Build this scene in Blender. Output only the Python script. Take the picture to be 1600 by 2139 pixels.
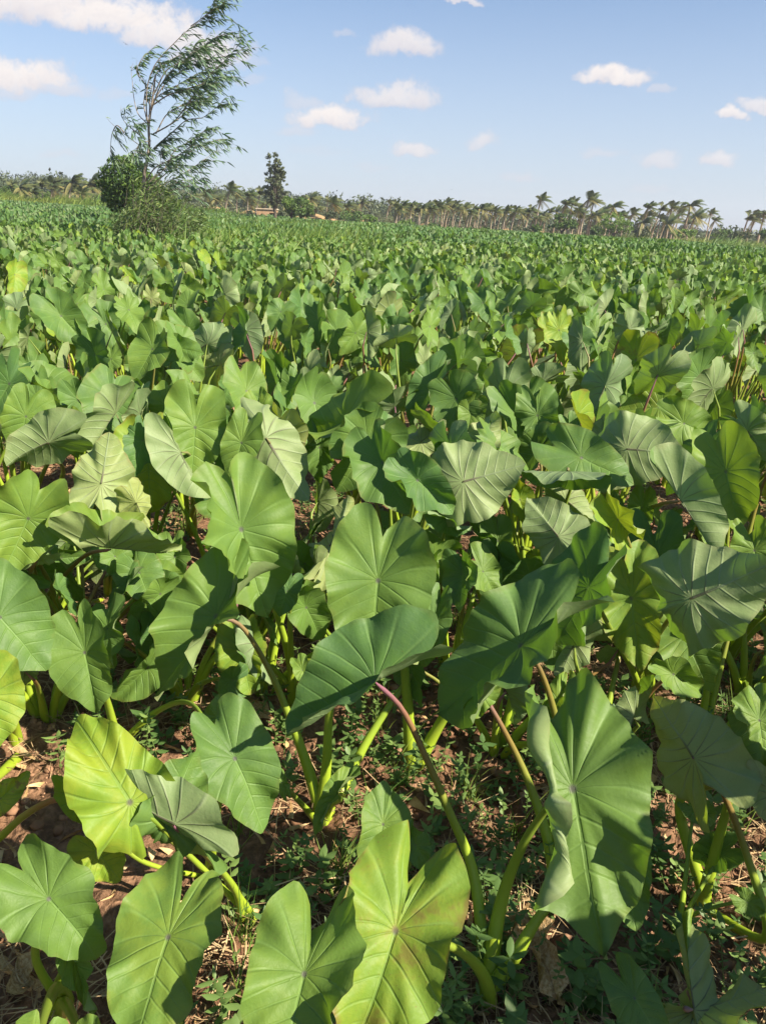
import bpy, math, random
import numpy as np
from mathutils import Vector, Matrix
for _o in list(bpy.data.objects): bpy.data.objects.remove(_o)
SC = bpy.context.scene
C = SC.collection
R_ = math.radians
rng = np.random.default_rng(7)
random.seed(7)

# ------------------------------------------------------------------ camera
FPX = 1604.0; CX, CY = 800.0, 1069.5
CAMH = 1.6; PITCH = R_(20.85); ROLL = R_(2.3)
Fv = Vector((0, math.cos(PITCH), -math.sin(PITCH)))
R0 = Vector((1, 0, 0)); U0 = Vector((0, math.sin(PITCH), math.cos(PITCH)))
Rv = R0 * math.cos(ROLL) + U0 * math.sin(ROLL)
Uv = U0 * math.cos(ROLL) - R0 * math.sin(ROLL)
CAM = Vector((0, 0, CAMH))
cd = bpy.data.cameras.new('camera'); cam = bpy.data.objects.new('camera', cd); C.objects.link(cam)
cd.sensor_fit = 'VERTICAL'; cd.sensor_height = 36.0; cd.lens = FPX / 2139.0 * 36.0
cd.clip_start = 0.05; cd.clip_end = 5000
M = Matrix((Rv, Uv, -Fv)).transposed().to_4x4(); M.translation = CAM
cam.matrix_world = M
SC.camera = cam

def ray(px, py):
    return (Fv + Rv * ((px - CX) / FPX) - Uv * ((py - CY) / FPX)).normalized()

# ------------------------------------------------------------------ sun, sky, exposure
SUN_AZ = R_(-117); SUN_EL = R_(39)          # azimuth counted from +Y towards -X
SUNV = Vector((-math.sin(SUN_AZ) * math.cos(SUN_EL), math.cos(SUN_AZ) * math.cos(SUN_EL), math.sin(SUN_EL)))
sd = bpy.data.lights.new('sun', 'SUN'); sd.energy = 5.0; sd.angle = R_(0.55); sd.color = (1.0, 0.91, 0.74)
sun = bpy.data.objects.new('sun', sd); C.objects.link(sun)
sun.rotation_euler = (-SUNV).to_track_quat('-Z', 'Y').to_euler(); sun.location = (-20, -10, 30)
SC.view_settings.view_transform = 'Standard'; SC.view_settings.look = 'None'
SC.view_settings.exposure = 1.17; SC.view_settings.gamma = 1.0

W = bpy.data.worlds.new('World'); SC.world = W; W.use_nodes = True
wt = W.node_tree; wt.nodes.clear()

class NT:
    """small helper for writing node graphs"""
    def __init__(s, tree): s.t = tree
    def node(s, typ, **kw):
        n = s.t.nodes.new(typ)
        for k, v in kw.items():
            if k.startswith('_'): n.inputs[int(k[1:])].default_value = v
            else: setattr(n, k, v)
        return n
    def link(s, a, b): s.t.links.new(a, b)
    def put(s, sock, v):
        if isinstance(v, (int, float)): sock.default_value = v
        elif isinstance(v, (tuple, list)):
            d = sock.default_value
            sock.default_value = tuple(v) + ((1.0,) if len(d) == 4 and len(v) == 3 else ())
        else: s.link(v, sock)
    def m(s, op, a, b=None, c=None, clamp=False):
        n = s.node('ShaderNodeMath', operation=op, use_clamp=clamp)
        s.put(n.inputs[0], a)
        if b is not None: s.put(n.inputs[1], b)
        if c is not None: s.put(n.inputs[2], c)
        return n.outputs[0]
    def vm(s, op, a, b=None):
        n = s.node('ShaderNodeVectorMath', operation=op)
        s.put(n.inputs[0], a)
        if b is not None: s.put(n.inputs[1], b)
        return n.outputs['Value'] if op in ('DOT_PRODUCT', 'LENGTH') else n.outputs[0]
    def mix(s, f, a, b):
        n = s.node('ShaderNodeMix', data_type='RGBA')
        s.put(n.inputs[0], f); s.put(n.inputs[6], a); s.put(n.inputs[7], b)
        return n.outputs[2]
    def step(s, v, a, b, lo=0.0, hi=1.0):
        n = s.node('ShaderNodeMapRange', interpolation_type='SMOOTHSTEP')
        s.put(n.inputs[0], v); n.inputs[1].default_value = a; n.inputs[2].default_value = b
        n.inputs[3].default_value = lo; n.inputs[4].default_value = hi
        return n.outputs[0]
    def noise(s, vec, scale, detail=3.0, rough=0.55, dist=0.0):
        n = s.node('ShaderNodeTexNoise'); n.inputs['Scale'].default_value = scale
        n.inputs['Detail'].default_value = detail; n.inputs['Roughness'].default_value = rough
        n.inputs['Distortion'].default_value = dist
        if vec is not None: s.link(vec, n.inputs['Vector'])
        return n.outputs['Fac'], n.outputs['Color']

w = NT(wt)
sky = w.node('ShaderNodeTexSky', sky_type='NISHITA', sun_disc=False)
sky.sun_elevation = SUN_EL; sky.sun_rotation = -SUN_AZ
sky.altitude = 300; sky.air_density = 1.0; sky.dust_density = 0.7; sky.ozone_density = 2.2
tc = w.node('ShaderNodeTexCoord')
dirv = w.vm('NORMALIZE', tc.outputs['Generated'])
# clouds hang at fixed compass directions in the sky: gnomonic plane facing +Y
sp = w.node('ShaderNodeSeparateXYZ'); w.link(dirv, sp.inputs[0])
yy = w.m('MAXIMUM', sp.outputs[1], 0.05)
cu = w.m('DIVIDE', sp.outputs[0], yy); cv = w.m('DIVIDE', sp.outputs[2], yy)
front = w.step(sp.outputs[1], 0.05, 0.2)
cn = w.node('ShaderNodeCombineXYZ'); w.link(cu, cn.inputs[0]); w.link(cv, cn.inputs[1])
_, nA = w.noise(cn.outputs[0], 22.0, 6.0, 0.6)
nB, _ = w.noise(cn.outputs[0], 60.0, 5.0, 0.65)
sA = w.vm('SUBTRACT', nA, (0.5, 0.5, 0.5))
sAx = w.node('ShaderNodeSeparateXYZ'); w.link(sA, sAx.inputs[0])
wu = w.m('ADD', cu, w.m('MULTIPLY', sAx.outputs[0], 0.062)); wv = w.m('ADD', cv, w.m('MULTIPLY', sAx.outputs[1], 0.036))
# cloud list: photo direction x, y, half width, half height (photo units), density, whiteness
CLOUDS = [(95, 18, 185, 52, 1.0, .8), (250, 42, 150, 40, 1.0, 1), (345, 75, 90, 38, .95, 1), (440, 110, 75, 45, .9, 1), (170, 45, 60, 30, .7, .6),
          (40, 165, 105, 42, 1.0, 1), (125, 185, 60, 24, .6, .8), (30, 190, 70, 22, .5, .6),
          (848, 100, 68, 36, .9, .75), (826, 204, 82, 32, .85, .8), (690, 246, 78, 27, 1.0, 1), (632, 212, 34, 20, .45, .8), (617, 272, 40, 15, .4, .7),
          (1276, 166, 70, 23, 1.0, .95), (1372, 192, 20, 12, .45, .7), (1526, 238, 36, 14, .95, 1), (1585, 218, 30, 16, .8, .9),
          (863, 314, 36, 16, .8, .9), (1006, 296, 25, 20, .7, .9), (1255, 318, 44, 13, .4, .8), (1368, 336, 40, 22, .6, .9), (1506, 336, 34, 20, .75, .9),
          (1085, 376, 36, 11, .4, .8), (1355, 389, 40, 8, .25, .8), (962, 0, 40, 9, .8, .9), (717, 68, 18, 9, .35, .8), (520, 130, 34, 16, .3, .7),
          (662, 322, 50, 12, .15, .8), (128, 325, 44, 12, .3, .8), (240, 200, 34, 14, .3, .8), (528, 168, 30, 12, .3, .8), (775, 355, 40, 12, .2, .8)]
acc = None; shade = None
def uvdir(px, py):
    d = ray(px, py); return d.x / d.y, d.z / d.y
for (x, y, a, b, den, wh) in CLOUDS:
    u0, v0 = uvdir(x, y); u1, _v = uvdir(x + a, y); _u, v1 = uvdir(x, y - b)
    A_ = abs(u1 - u0) * 1.25; B_ = abs(v1 - v0) * 1.25
    du = w.m('MULTIPLY', w.m('SUBTRACT', wu, u0), 1 / A_)
    dv = w.m('MULTIPLY', w.m('SUBTRACT', wv, v0), 1 / B_)
    dn = w.m('MINIMUM', w.m('MULTIPLY', dv, 1.7), dv)
    r2 = w.m('ADD', w.m('MULTIPLY', du, du), w.m('MULTIPLY', dn, dn))
    mk = w.step(w.m('ADD', r2, w.m('MULTIPLY', w.m('SUBTRACT', nB, 0.5), 1.9)), 1.25, 0.10, 0.0, den)
    sh = w.m('MULTIPLY', mk, w.m('ADD', w.m('MULTIPLY_ADD', dv, 0.45, 0.45 * wh + .1), w.m('MULTIPLY', w.m('SUBTRACT', nB, 0.5), 0.9), clamp=True))
    acc = mk if acc is None else w.m('MAXIMUM', acc, mk)
    shade = sh if shade is None else w.m('MAXIMUM', shade, sh)
acc = w.m('MULTIPLY', acc, front)
# moisture near the horizon pales the sky
pale = w.step(sp.outputs[2], 0.36, -0.03)
skyc = w.mix(w.m('MULTIPLY', pale, 0.72), w.vm('MULTIPLY', sky.outputs[0], (0.86, 1.0, 1.12)), (5.2, 5.5, 6.5, 1))
cloudc = w.mix(shade, (5.3, 5.1, 5.6, 1), (8.2, 7.6, 7.1, 1))
skyc = w.mix(acc, skyc, cloudc)
bg = w.node('ShaderNodeBackground'); w.link(skyc, bg.inputs[0]); bg.inputs[1].default_value = 0.060
wo = w.node('ShaderNodeOutputWorld'); w.link(bg.outputs[0], wo.inputs[0])

# ------------------------------------------------------------------ small tools
def tag(o, label=None, cat=None, group=None, kind=None):
    if label: o['label'] = label
    if cat: o['category'] = cat
    if group: o['group'] = group
    if kind: o['kind'] = kind
    return o

def mesh_from(name, V, Fs, mat=None, attrs=None, smooth=True, uv=None):
    """V (n,3) array, Fs (m,3|4) array or list of tuples"""
    me = bpy.data.meshes.new(name)
    V = np.asarray(V, dtype=np.float32)
    if isinstance(Fs, np.ndarray):
        nf, k = Fs.shape
        me.vertices.add(len(V)); me.vertices.foreach_set('co', V.ravel())
        me.loops.add(nf * k); me.loops.foreach_set('vertex_index', Fs.astype(np.int32).ravel())
        me.polygons.add(nf); me.polygons.foreach_set('loop_start', np.arange(0, nf * k, k, dtype=np.int32))
        me.update(calc_edges=True)
        if smooth: me.polygons.foreach_set('use_smooth', np.ones(nf, dtype=bool))
    else:
        me.from_pydata([tuple(v) for v in V], [], [tuple(f) for f in Fs])
        if smooth: me.polygons.foreach_set('use_smooth', np.ones(len(me.polygons), dtype=bool))
    for nm, (typ, arr) in (attrs or {}).items():
        a = me.attributes.new(nm, typ, 'POINT')
        arr = np.asarray(arr, dtype=np.float32)
        a.data.foreach_set({'FLOAT': 'value', 'FLOAT_COLOR': 'color', 'FLOAT_VECTOR': 'vector'}[typ], arr.ravel())
    if mat: me.materials.append(mat)
    me.update()
    return me

def obj(name, me, parent=None):
    o = bpy.data.objects.new(name, me); C.objects.link(o)
    if parent: o.parent = parent
    return o

def empty(name, loc):
    o = bpy.data.objects.new(name, None); C.objects.link(o); o.location = loc; o.empty_display_size = 0.1
    return o

def rel(o, parent):
    """parent keeps the child's mesh in world coordinates"""
    o.parent = parent
    o.matrix_parent_inverse = Matrix.Translation(-Vector(parent.location))
    return o

def hash2(ix, iy, seed):
    n = (ix.astype(np.int64) * 374761393 + iy.astype(np.int64) * 668265263 + seed * 1442695041) & 0xffffffff
    n = ((n ^ (n >> 13)) * 1274126177) & 0xffffffff
    n = n ^ (n >> 16)
    return (n & 0xffff) / 65535.0

def vnoise(x, y, seed=0):
    x = np.asarray(x, float); y = np.asarray(y, float)
    ix = np.floor(x); iy = np.floor(y); fx = x - ix; fy = y - iy
    fx = fx * fx * (3 - 2 * fx); fy = fy * fy * (3 - 2 * fy)
    a = hash2(ix, iy, seed); b = hash2(ix + 1, iy, seed); c = hash2(ix, iy + 1, seed); d = hash2(ix + 1, iy + 1, seed)
    return (a * (1 - fx) + b * fx) * (1 - fy) + (c * (1 - fx) + d * fx) * fy - 0.5

def sstep(x, a, b):
    t = np.clip((np.asarray(x, float) - a) / (b - a), 0, 1); return t * t * (3 - 2 * t)

def ground_z(x, y):
    """gentle lay of the land: field, rise to the left, wooded hill far off"""
    x = np.asarray(x, float); y = np.asarray(y, float)
    d = np.hypot(x, y)
    z = -0.022 * x * sstep(d, 12, 100) * np.minimum(1, 160 / np.maximum(d, 1))
    z = z + 0.05 * vnoise(x * 0.9, y * 0.9, 3) * sstep(d, 0.2, 1.0)
    az = np.degrees(np.arctan2(x, np.maximum(y, 1e-3)))
    hill = (1.2 + 6.0 * sstep(az, 2, -27) - 2.2 * sstep(az, 8, 20)) * sstep(d, 190, 340) * (0.8 + 0.5 * vnoise(az * 0.2, d * 0.01, 9)) * sstep(y, 0, 60)
    z = z + hill
    # low sandy bank beyond the field, left of the middle
    bank = 1.8 * sstep(d, 124, 131) * sstep(az, 1, -3) * sstep(az, -16, -13) * (1 - 0.5 * sstep(d, 140, 170)) * (0.75 + 0.7 * vnoise(az * 0.9, 1, 4))
    bank += 1.7 * sstep(d, 126, 130) * sstep(az, -1, 3) * sstep(az, 26, 20) * (1 - 0.6 * sstep(d, 140, 170)) * (0.6 + 1.0 * vnoise(az * 0.9, 5, 4))
    return z + bank

def gz(x, y): return float(ground_z(np.array([x]), np.array([y]))[0])

def on_plane(px, py, h):
    """point h above the ground seen at photo position"""
    d = ray(px, py); t = (h - CAMH) / d.z
    for _ in range(6):
        p = CAM + d * t
        t = (h + gz(p.x, p.y) - CAMH) / d.z
    return CAM + d * t

def at_dist(px, py, Y):
    d = ray(px, py); return CAM + d * (Y / d.y)

# ------------------------------------------------------------------ materials
def new_mat(name):
    m = bpy.data.materials.new(name); m.use_nodes = True; m.node_tree.nodes.clear()
    return m, NT(m.node_tree)

def leaf_out(n, col, under, transl, rough=0.42, tf=0.3, bump=None, spec=0.35):
    geo = n.node('ShaderNodeNewGeometry')
    c = n.mix(geo.outputs['Backfacing'], col, under) if under is not None else col
    bs = n.node('ShaderNodeBsdfPrincipled'); n.put(bs.inputs['Base Color'], c)
    n.put(bs.inputs['Roughness'], rough); bs.inputs['Specular IOR Level'].default_value = spec
    tr = n.node('ShaderNodeBsdfTranslucent'); n.put(tr.inputs['Color'], transl)
    if bump is not None: n.link(bump, bs.inputs['Normal']); n.link(bump, tr.inputs['Normal'])
    mx = n.node('ShaderNodeMixShader'); mx.inputs[0].default_value = tf
    n.link(bs.outputs[0], mx.inputs[1]); n.link(tr.outputs[0], mx.inputs[2])
    out = n.node('ShaderNodeOutputMaterial'); n.link(mx.outputs[0], out.inputs[0])

def taro_leaf_material(name, source):
    m, n = new_mat(name)
    if source == 'object':
        oi = n.node('ShaderNodeObjectInfo'); tint = oi.outputs['Color']; rnd = oi.outputs['Random']
    else:
        at = n.node('ShaderNodeAttribute', attribute_name='tint'); tint = at.outputs['Color']; rnd = at.outputs['Alpha']
    s3 = n.node('ShaderNodeSeparateColor'); n.link(tint, s3.inputs[0])
    yel, blu, dry = s3.outputs[0], s3.outputs[1], s3.outputs[2]
    lp = n.node('ShaderNodeAttribute', attribute_name='lpos')           # x, y on the blade, k vein number
    sp = n.node('ShaderNodeSeparateXYZ'); n.link(lp.outputs['Vector'], sp.inputs[0])
    X, Y, K = sp.outputs
    flat = n.node('ShaderNodeCombineXYZ'); n.link(X, flat.inputs[0]); n.link(Y, flat.inputs[1]); n.link(n.m('MULTIPLY', rnd, 37.0), flat.inputs[2])
    nf, _ = n.noise(flat.outputs[0], 3.2, 4.0, 0.6)
    n2, _ = n.noise(flat.outputs[0], 38.0, 3.0, 0.6)
    # veins
    kd = n.m('ABSOLUTE', n.m('SUBTRACT', n.m('FRACT', n.m('ADD', K, 0.5)), 0.5))
    rad = n.m('SQRT', n.m('ADD', n.m('MULTIPLY', X, X), n.m('MULTIPLY', Y, Y)))
    fade = n.step(rad, 0.85, 0.25)
    v1 = n.m('MULTIPLY', n.step(kd, 0.115, 0.0), n.m('MULTIPLY_ADD', fade, 0.7, 0.3))
    ax = n.m('ABSOLUTE', X)
    mid = n.m('MULTIPLY', n.step(n.m('SUBTRACT', ax, n.m('MULTIPLY', n.m('SUBTRACT', 0.9, Y), 0.012)), 0.012, 0.002), n.step(Y, -0.03, 0.03))
    halo = n.m('MULTIPLY', n.step(ax, 0.16, 0.0), n.step(Y, -0.1, 0.12))
    star = n.step(rad, 0.045, 0.01)
    vein = n.m('MAXIMUM', v1, mid)
    # secondary fine veins
    kf = n.m('ABSOLUTE', n.m('SUBTRACT', n.m('FRACT', n.m('MULTIPLY_ADD', nf, 1.5, n.m('MULTIPLY', rad, 22.0))), 0.5))
    fine = n.m('MULTIPLY', n.step(kf, 0.14, 0.0), 0.18)
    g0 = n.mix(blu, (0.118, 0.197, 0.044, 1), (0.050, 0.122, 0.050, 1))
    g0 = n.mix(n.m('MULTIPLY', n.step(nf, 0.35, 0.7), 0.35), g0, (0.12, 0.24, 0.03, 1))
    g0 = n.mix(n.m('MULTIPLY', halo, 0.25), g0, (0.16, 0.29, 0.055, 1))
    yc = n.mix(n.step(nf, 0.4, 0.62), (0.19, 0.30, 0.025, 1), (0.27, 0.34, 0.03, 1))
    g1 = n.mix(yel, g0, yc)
    g1 = n.mix(n.m('MULTIPLY', fine, 0.6), g1, (0.17, 0.28, 0.07, 1))
    up = n.mix(n.m('MULTIPLY', vein, 0.34), g1, (0.22, 0.36, 0.10, 1))
    up = n.mix(n.m('MULTIPLY', star, 0.7), up, (0.10, 0.06, 0.10, 1))
    ug = n.mix(n.step(nf, 0.3, 0.7), (0.21, 0.29, 0.11, 1), (0.28, 0.34, 0.15, 1))
    ug = n.mix(blu, ug, (0.18, 0.27, 0.13, 1))
    ug = n.mix(n.m('MULTIPLY', yel, 0.6), ug, (0.34, 0.37, 0.10, 1))
    uv_ = n.mix(n.step(rad, 0.45, 0.10), (0.30, 0.37, 0.20, 1), (0.10, 0.055, 0.065, 1))
    un = n.mix(n.m('MULTIPLY', vein, 0.75), ug, uv_)
    un = n.mix(n.m('MULTIPLY', fine, 0.7), un, (0.15, 0.21, 0.10, 1))
    # age spots and browned patches
    vo = n.node('ShaderNodeTexVoronoi'); vo.inputs['Scale'].default_value = 26.0; n.link(flat.outputs[0], vo.inputs['Vector'])
    spot = n.m('MULTIPLY', n.m('MULTIPLY', n.step(vo.outputs['Distance'], 0.20, 0.08), n.step(n2, 0.46, 0.6)), n.m('MINIMUM', n.m('MULTIPLY', dry, 1.6), 0.8))
    vo2 = n.node('ShaderNodeTexVoronoi'); vo2.inputs['Scale'].default_value = 9.0; n.link(flat.outputs[0], vo2.inputs['Vector'])
    spot = n.m('MAXIMUM', spot, n.m('MULTIPLY', n.step(vo2.outputs['Distance'], 0.055, 0.03), 0.55))
    edge = n.node('ShaderNodeAttribute', attribute_name='edge')
    rim = n.m('MULTIPLY', n.step(n.m('ADD', edge.outputs['Fac'], n.m('MULTIPLY', n.m('SUBTRACT', nf, 0.5), 0.5)), 0.93, 1.05), n.m('MULTIPLY_ADD', dry, 0.9, 0.15))
    br = n.m('MAXIMUM', spot, n.m('MAXIMUM', rim, n.m('MULTIPLY', n.step(nf, 0.56, 0.68), n.step(dry, 0.5, 1.0))))
    up = n.mix(n.m('MULTIPLY', br, 0.8), up, (0.20, 0.12, 0.045, 1))
    un = n.mix(n.m('MULTIPLY', br, 0.7), un, (0.24, 0.15, 0.06, 1))
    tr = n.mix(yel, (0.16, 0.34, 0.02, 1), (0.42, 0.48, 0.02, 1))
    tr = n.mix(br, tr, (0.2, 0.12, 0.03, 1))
    tr = n.mix(n.m('MULTIPLY', vein, 0.5), tr, (0.08, 0.16, 0.02, 1))
    h = n.m('ADD', n.m('MULTIPLY', n2, 0.25), n.m('MULTIPLY', n.m('MAXIMUM', v1, mid), -0.8))
    h = n.m('ADD', h, n.m('MULTIPLY', nf, 1.4))
    bp = n.node('ShaderNodeBump'); bp.inputs['Strength'].default_value = 0.5; bp.inputs['Distance'].default_value = 0.004
    n.link(h, bp.inputs['Height'])
    rough = n.m('MULTIPLY_ADD', n2, 0.22, 0.42)
    leaf_out(n, up, un, tr, rough, 0.27, bp.outputs[0], 0.28)
    return m

def far_leaf_material(name, a, b, under, tr, tf=0.25):
    """vertex attribute 'tint' r mixes a to b, g darkens towards the leaf's own deeper green"""
    m, n = new_mat(name)
    at = n.node('ShaderNodeAttribute', attribute_name='tint')
    s3 = n.node('ShaderNodeSeparateColor'); n.link(at.outputs['Color'], s3.inputs[0])
    c = n.mix(s3.outputs[0], a, b)
    leaf_out(n, c, under, tr, 0.5, tf)
    return m

def stalk_material():
    m, n = new_mat('taro_stalk')
    oi = n.node('ShaderNodeObjectInfo')
    s3 = n.node('ShaderNodeSeparateColor'); n.link(oi.outputs['Color'], s3.inputs[0])
    at = n.node('ShaderNodeAttribute', attribute_name='along'); t = at.outputs['Fac']
    tcn = n.node('ShaderNodeTexCoord')
    mp = n.node('ShaderNodeMapping'); mp.inputs['Scale'].default_value = (1, 1, 0.12); n.link(tcn.outputs['Object'], mp.inputs[0])
    nf, _ = n.noise(mp.outputs[0], 160.0, 3.0)
    ng, _ = n.noise(tcn.outputs['Object'], 14.0, 3.0)
    base = n.mix(n.step(t, 0.15, 0.75), (0.36, 0.49, 0.03, 1), (0.17, 0.29, 0.035, 1))
    base = n.mix(n.m('MULTIPLY', ng, 0.4), base, (0.33, 0.40, 0.06, 1))
    pur = n.mix(n.step(t, 0.75, 1.0), (0.26, 0.13, 0.055, 1), (0.28, 0.11, 0.17, 1))
    c = n.mix(n.m('MULTIPLY', n.step(t, 0.35, 0.85), s3.outputs[0]), base, pur)
    c = n.mix(n.m('MULTIPLY', nf, 0.35), c, n.mix(0.5, c, (0.08, 0.12, 0.01, 1)))
    c = n.mix(s3.outputs[2], c, (0.20, 0.13, 0.06, 1))
    leaf_out(n, c, None, (0.3, 0.42, 0.03, 1), 0.38, 0.10)
    return m

def plain_mat(name, a, b, scale=8.0, rough=0.8, bump=0.0, coord='Object', detail=4.0, lo=0.35, hi=0.65):
    m, n = new_mat(name)
    tcn = n.node('ShaderNodeTexCoord')
    nf, _ = n.noise(tcn.outputs[coord], scale, detail, 0.6)
    c = n.mix(n.step(nf, lo, hi), a, b)
    bs = n.node('ShaderNodeBsdfPrincipled'); n.link(c, bs.inputs['Base Color']); bs.inputs['Roughness'].default_value = rough
    bs.inputs['Specular IOR Level'].default_value = 0.2
    if bump:
        bp = n.node('ShaderNodeBump'); bp.inputs['Strength'].default_value = bump; bp.inputs['Distance'].default_value = 0.02
        n.link(nf, bp.inputs['Height']); n.link(bp.outputs[0], bs.inputs['Normal'])
    out = n.node('ShaderNodeOutputMaterial'); n.link(bs.outputs[0], out.inputs[0])
    return m

def soil_material():
    m, n = new_mat('red_brown_soil')
    g = n.node('ShaderNodeNewGeometry'); P = g.outputs['Position']
    zn = n.node('ShaderNodeAttribute', attribute_name='zone')
    s3 = n.node('ShaderNodeSeparateColor'); n.link(zn.outputs['Color'], s3.inputs[0])
    n1, _ = n.noise(P, 1.7, 4.0); n2, _ = n.noise(P, 28.0, 6.0, 0.7); n3, _ = n.noise(P, 0.09, 4.0)
    vo = n.node('ShaderNodeTexVoronoi'); vo.inputs['Scale'].default_value = 55.0; n.link(P, vo.inputs['Vector'])
    soil = n.mix(n.step(n1, 0.35, 0.68), (0.22, 0.115, 0.065, 1), (0.35, 0.20, 0.12, 1))
    soil = n.mix(n.step(n2, 0.35, 0.65), n.mix(0.75, soil, (0.09, 0.05, 0.03, 1)), soil)
    sand = n.mix(n.step(n3, 0.35, 0.65), (0.44, 0.27, 0.14, 1), (0.28, 0.22, 0.10, 1))
    dryg = n.mix(n.step(n3, 0.4, 0.6), (0.16, 0.20, 0.05, 1), (0.26, 0.24, 0.09, 1))
    wood = (0.08, 0.09, 0.04, 1)
    c = n.mix(s3.outputs[0], soil, dryg); c = n.mix(s3.outputs[1], c, sand); c = n.mix(s3.outputs[2], c, wood)
    bs = n.node('ShaderNodeBsdfPrincipled'); n.link(c, bs.inputs['Base Color']); bs.inputs['Roughness'].default_value = 0.95
    bs.inputs['Specular IOR Level'].default_value = 0.1
    h = n.m('ADD', n.m('MULTIPLY', vo.outputs['Distance'], -0.5), n2)
    bp = n.node('ShaderNodeBump'); bp.inputs['Strength'].default_value = 0.8; bp.inputs['Distance'].default_value = 0.02
    n.link(h, bp.inputs['Height']); n.link(bp.outputs[0], bs.inputs['Normal'])
    out = n.node('ShaderNodeOutputMaterial'); n.link(bs.outputs[0], out.inputs[0])
    return m

M_LEAF = taro_leaf_material('taro_leaf', 'object')
M_LEAF_FAR = taro_leaf_material('taro_leaf_field', 'mesh')
M_STALK = stalk_material()
M_SOIL = soil_material()

# ------------------------------------------------------------------ ground
def build_ground():
    ang = np.concatenate([np.arange(-48, 48, 0.22), np.arange(48, 312, 4.0)])
    ang = np.radians(ang); na = len(ang)
    d = [0.25]
    while d[-1] < 660: d.append(d[-1] * (1.0115 if d[-1] < 12 else 1.03))
    d = np.array(d); nd = len(d)
    A, D = np.meshgrid(ang, d)
    X = np.sin(A) * D; Y = np.cos(A) * D
    Z = ground_z(X, Y)
    near = 1 - sstep(D, 7, 14)
    rough = 0.055 * vnoise(X * 5, Y * 5, 11) + 0.038 * vnoise(X * 13, Y * 13, 12) + 0.030 * vnoise(X * 34, Y * 34, 13) + 0.012 * vnoise(X * 80, Y * 80, 14)
    Z = Z + rough * near
    az = np.degrees(A); az = np.where(az > 180, az - 360, az)
    V = np.stack([X.ravel(), Y.ravel(), Z.ravel()], 1)
    V = np.vstack([V, [[0, 0, Z[0].mean()]]])
    i = np.arange(nd - 1)[:, None] * na; j = np.arange(na)[None, :]; j2 = (j + 1) % na
    Q = np.stack([i + j, i + na + j, i + na + j2, i + j2], -1).reshape(-1, 4)
    zone = np.zeros((len(V), 4), np.float32); zone[:, 3] = 1
    Df = D.ravel(); Af = az.ravel()
    zone[:-1, 0] = sstep(Df, 108, 116)
    zone[:-1, 1] = sstep(Df, 122, 126) * (1 - sstep(Df, 175, 200))
    zone[:-1, 2] = sstep(Df, 180, 210)
    me = mesh_from('ground', V, Q, M_SOIL, {'zone': ('FLOAT_COLOR', zone)})
    g = obj('ground', me); tag(g, kind='structure')
build_ground()
# ------------------------------------------------------------------ taro leaves and stalks
OUT_A = np.radians([0, 6, 15, 35, 60, 90, 120, 143, 158, 168, 175, 180])
OUT_R = np.array([1.0, .955, .86, .76, .69, .675, .73, .83, .86, .78, .63, .50])

def catmull(xs, ys, x):
    """smooth interpolation"""
    m = np.gradient(ys, xs)
    i = np.clip(np.searchsorted(xs, x, side='right') - 1, 0, len(xs) - 2)
    h = xs[i + 1] - xs[i]; t = (x - xs[i]) / h
    return ((2 * t**3 - 3 * t**2 + 1) * ys[i] + (t**3 - 2 * t**2 + t) * h * m[i] + (-2 * t**3 + 3 * t**2) * ys[i + 1] + (t**3 - t**2) * h * m[i + 1])

def arc_map(s, z, f, c, s0=0.0):
    """bend a strip: arc length s, offset z; slope f + c*s beyond s0"""
    S = np.maximum(s - s0, 0)
    th = f + c * S
    cc = np.where(abs(c) < 1e-4, 1e-4, c)
    x = (np.sin(f + cc * S) - np.sin(f)) / cc; zz = (np.cos(f) - np.cos(f + cc * S)) / cc
    base = s - S
    return base * math.cos(f) + x - z * np.sin(th), base * math.sin(f) + zz + z * np.cos(th)

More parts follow.
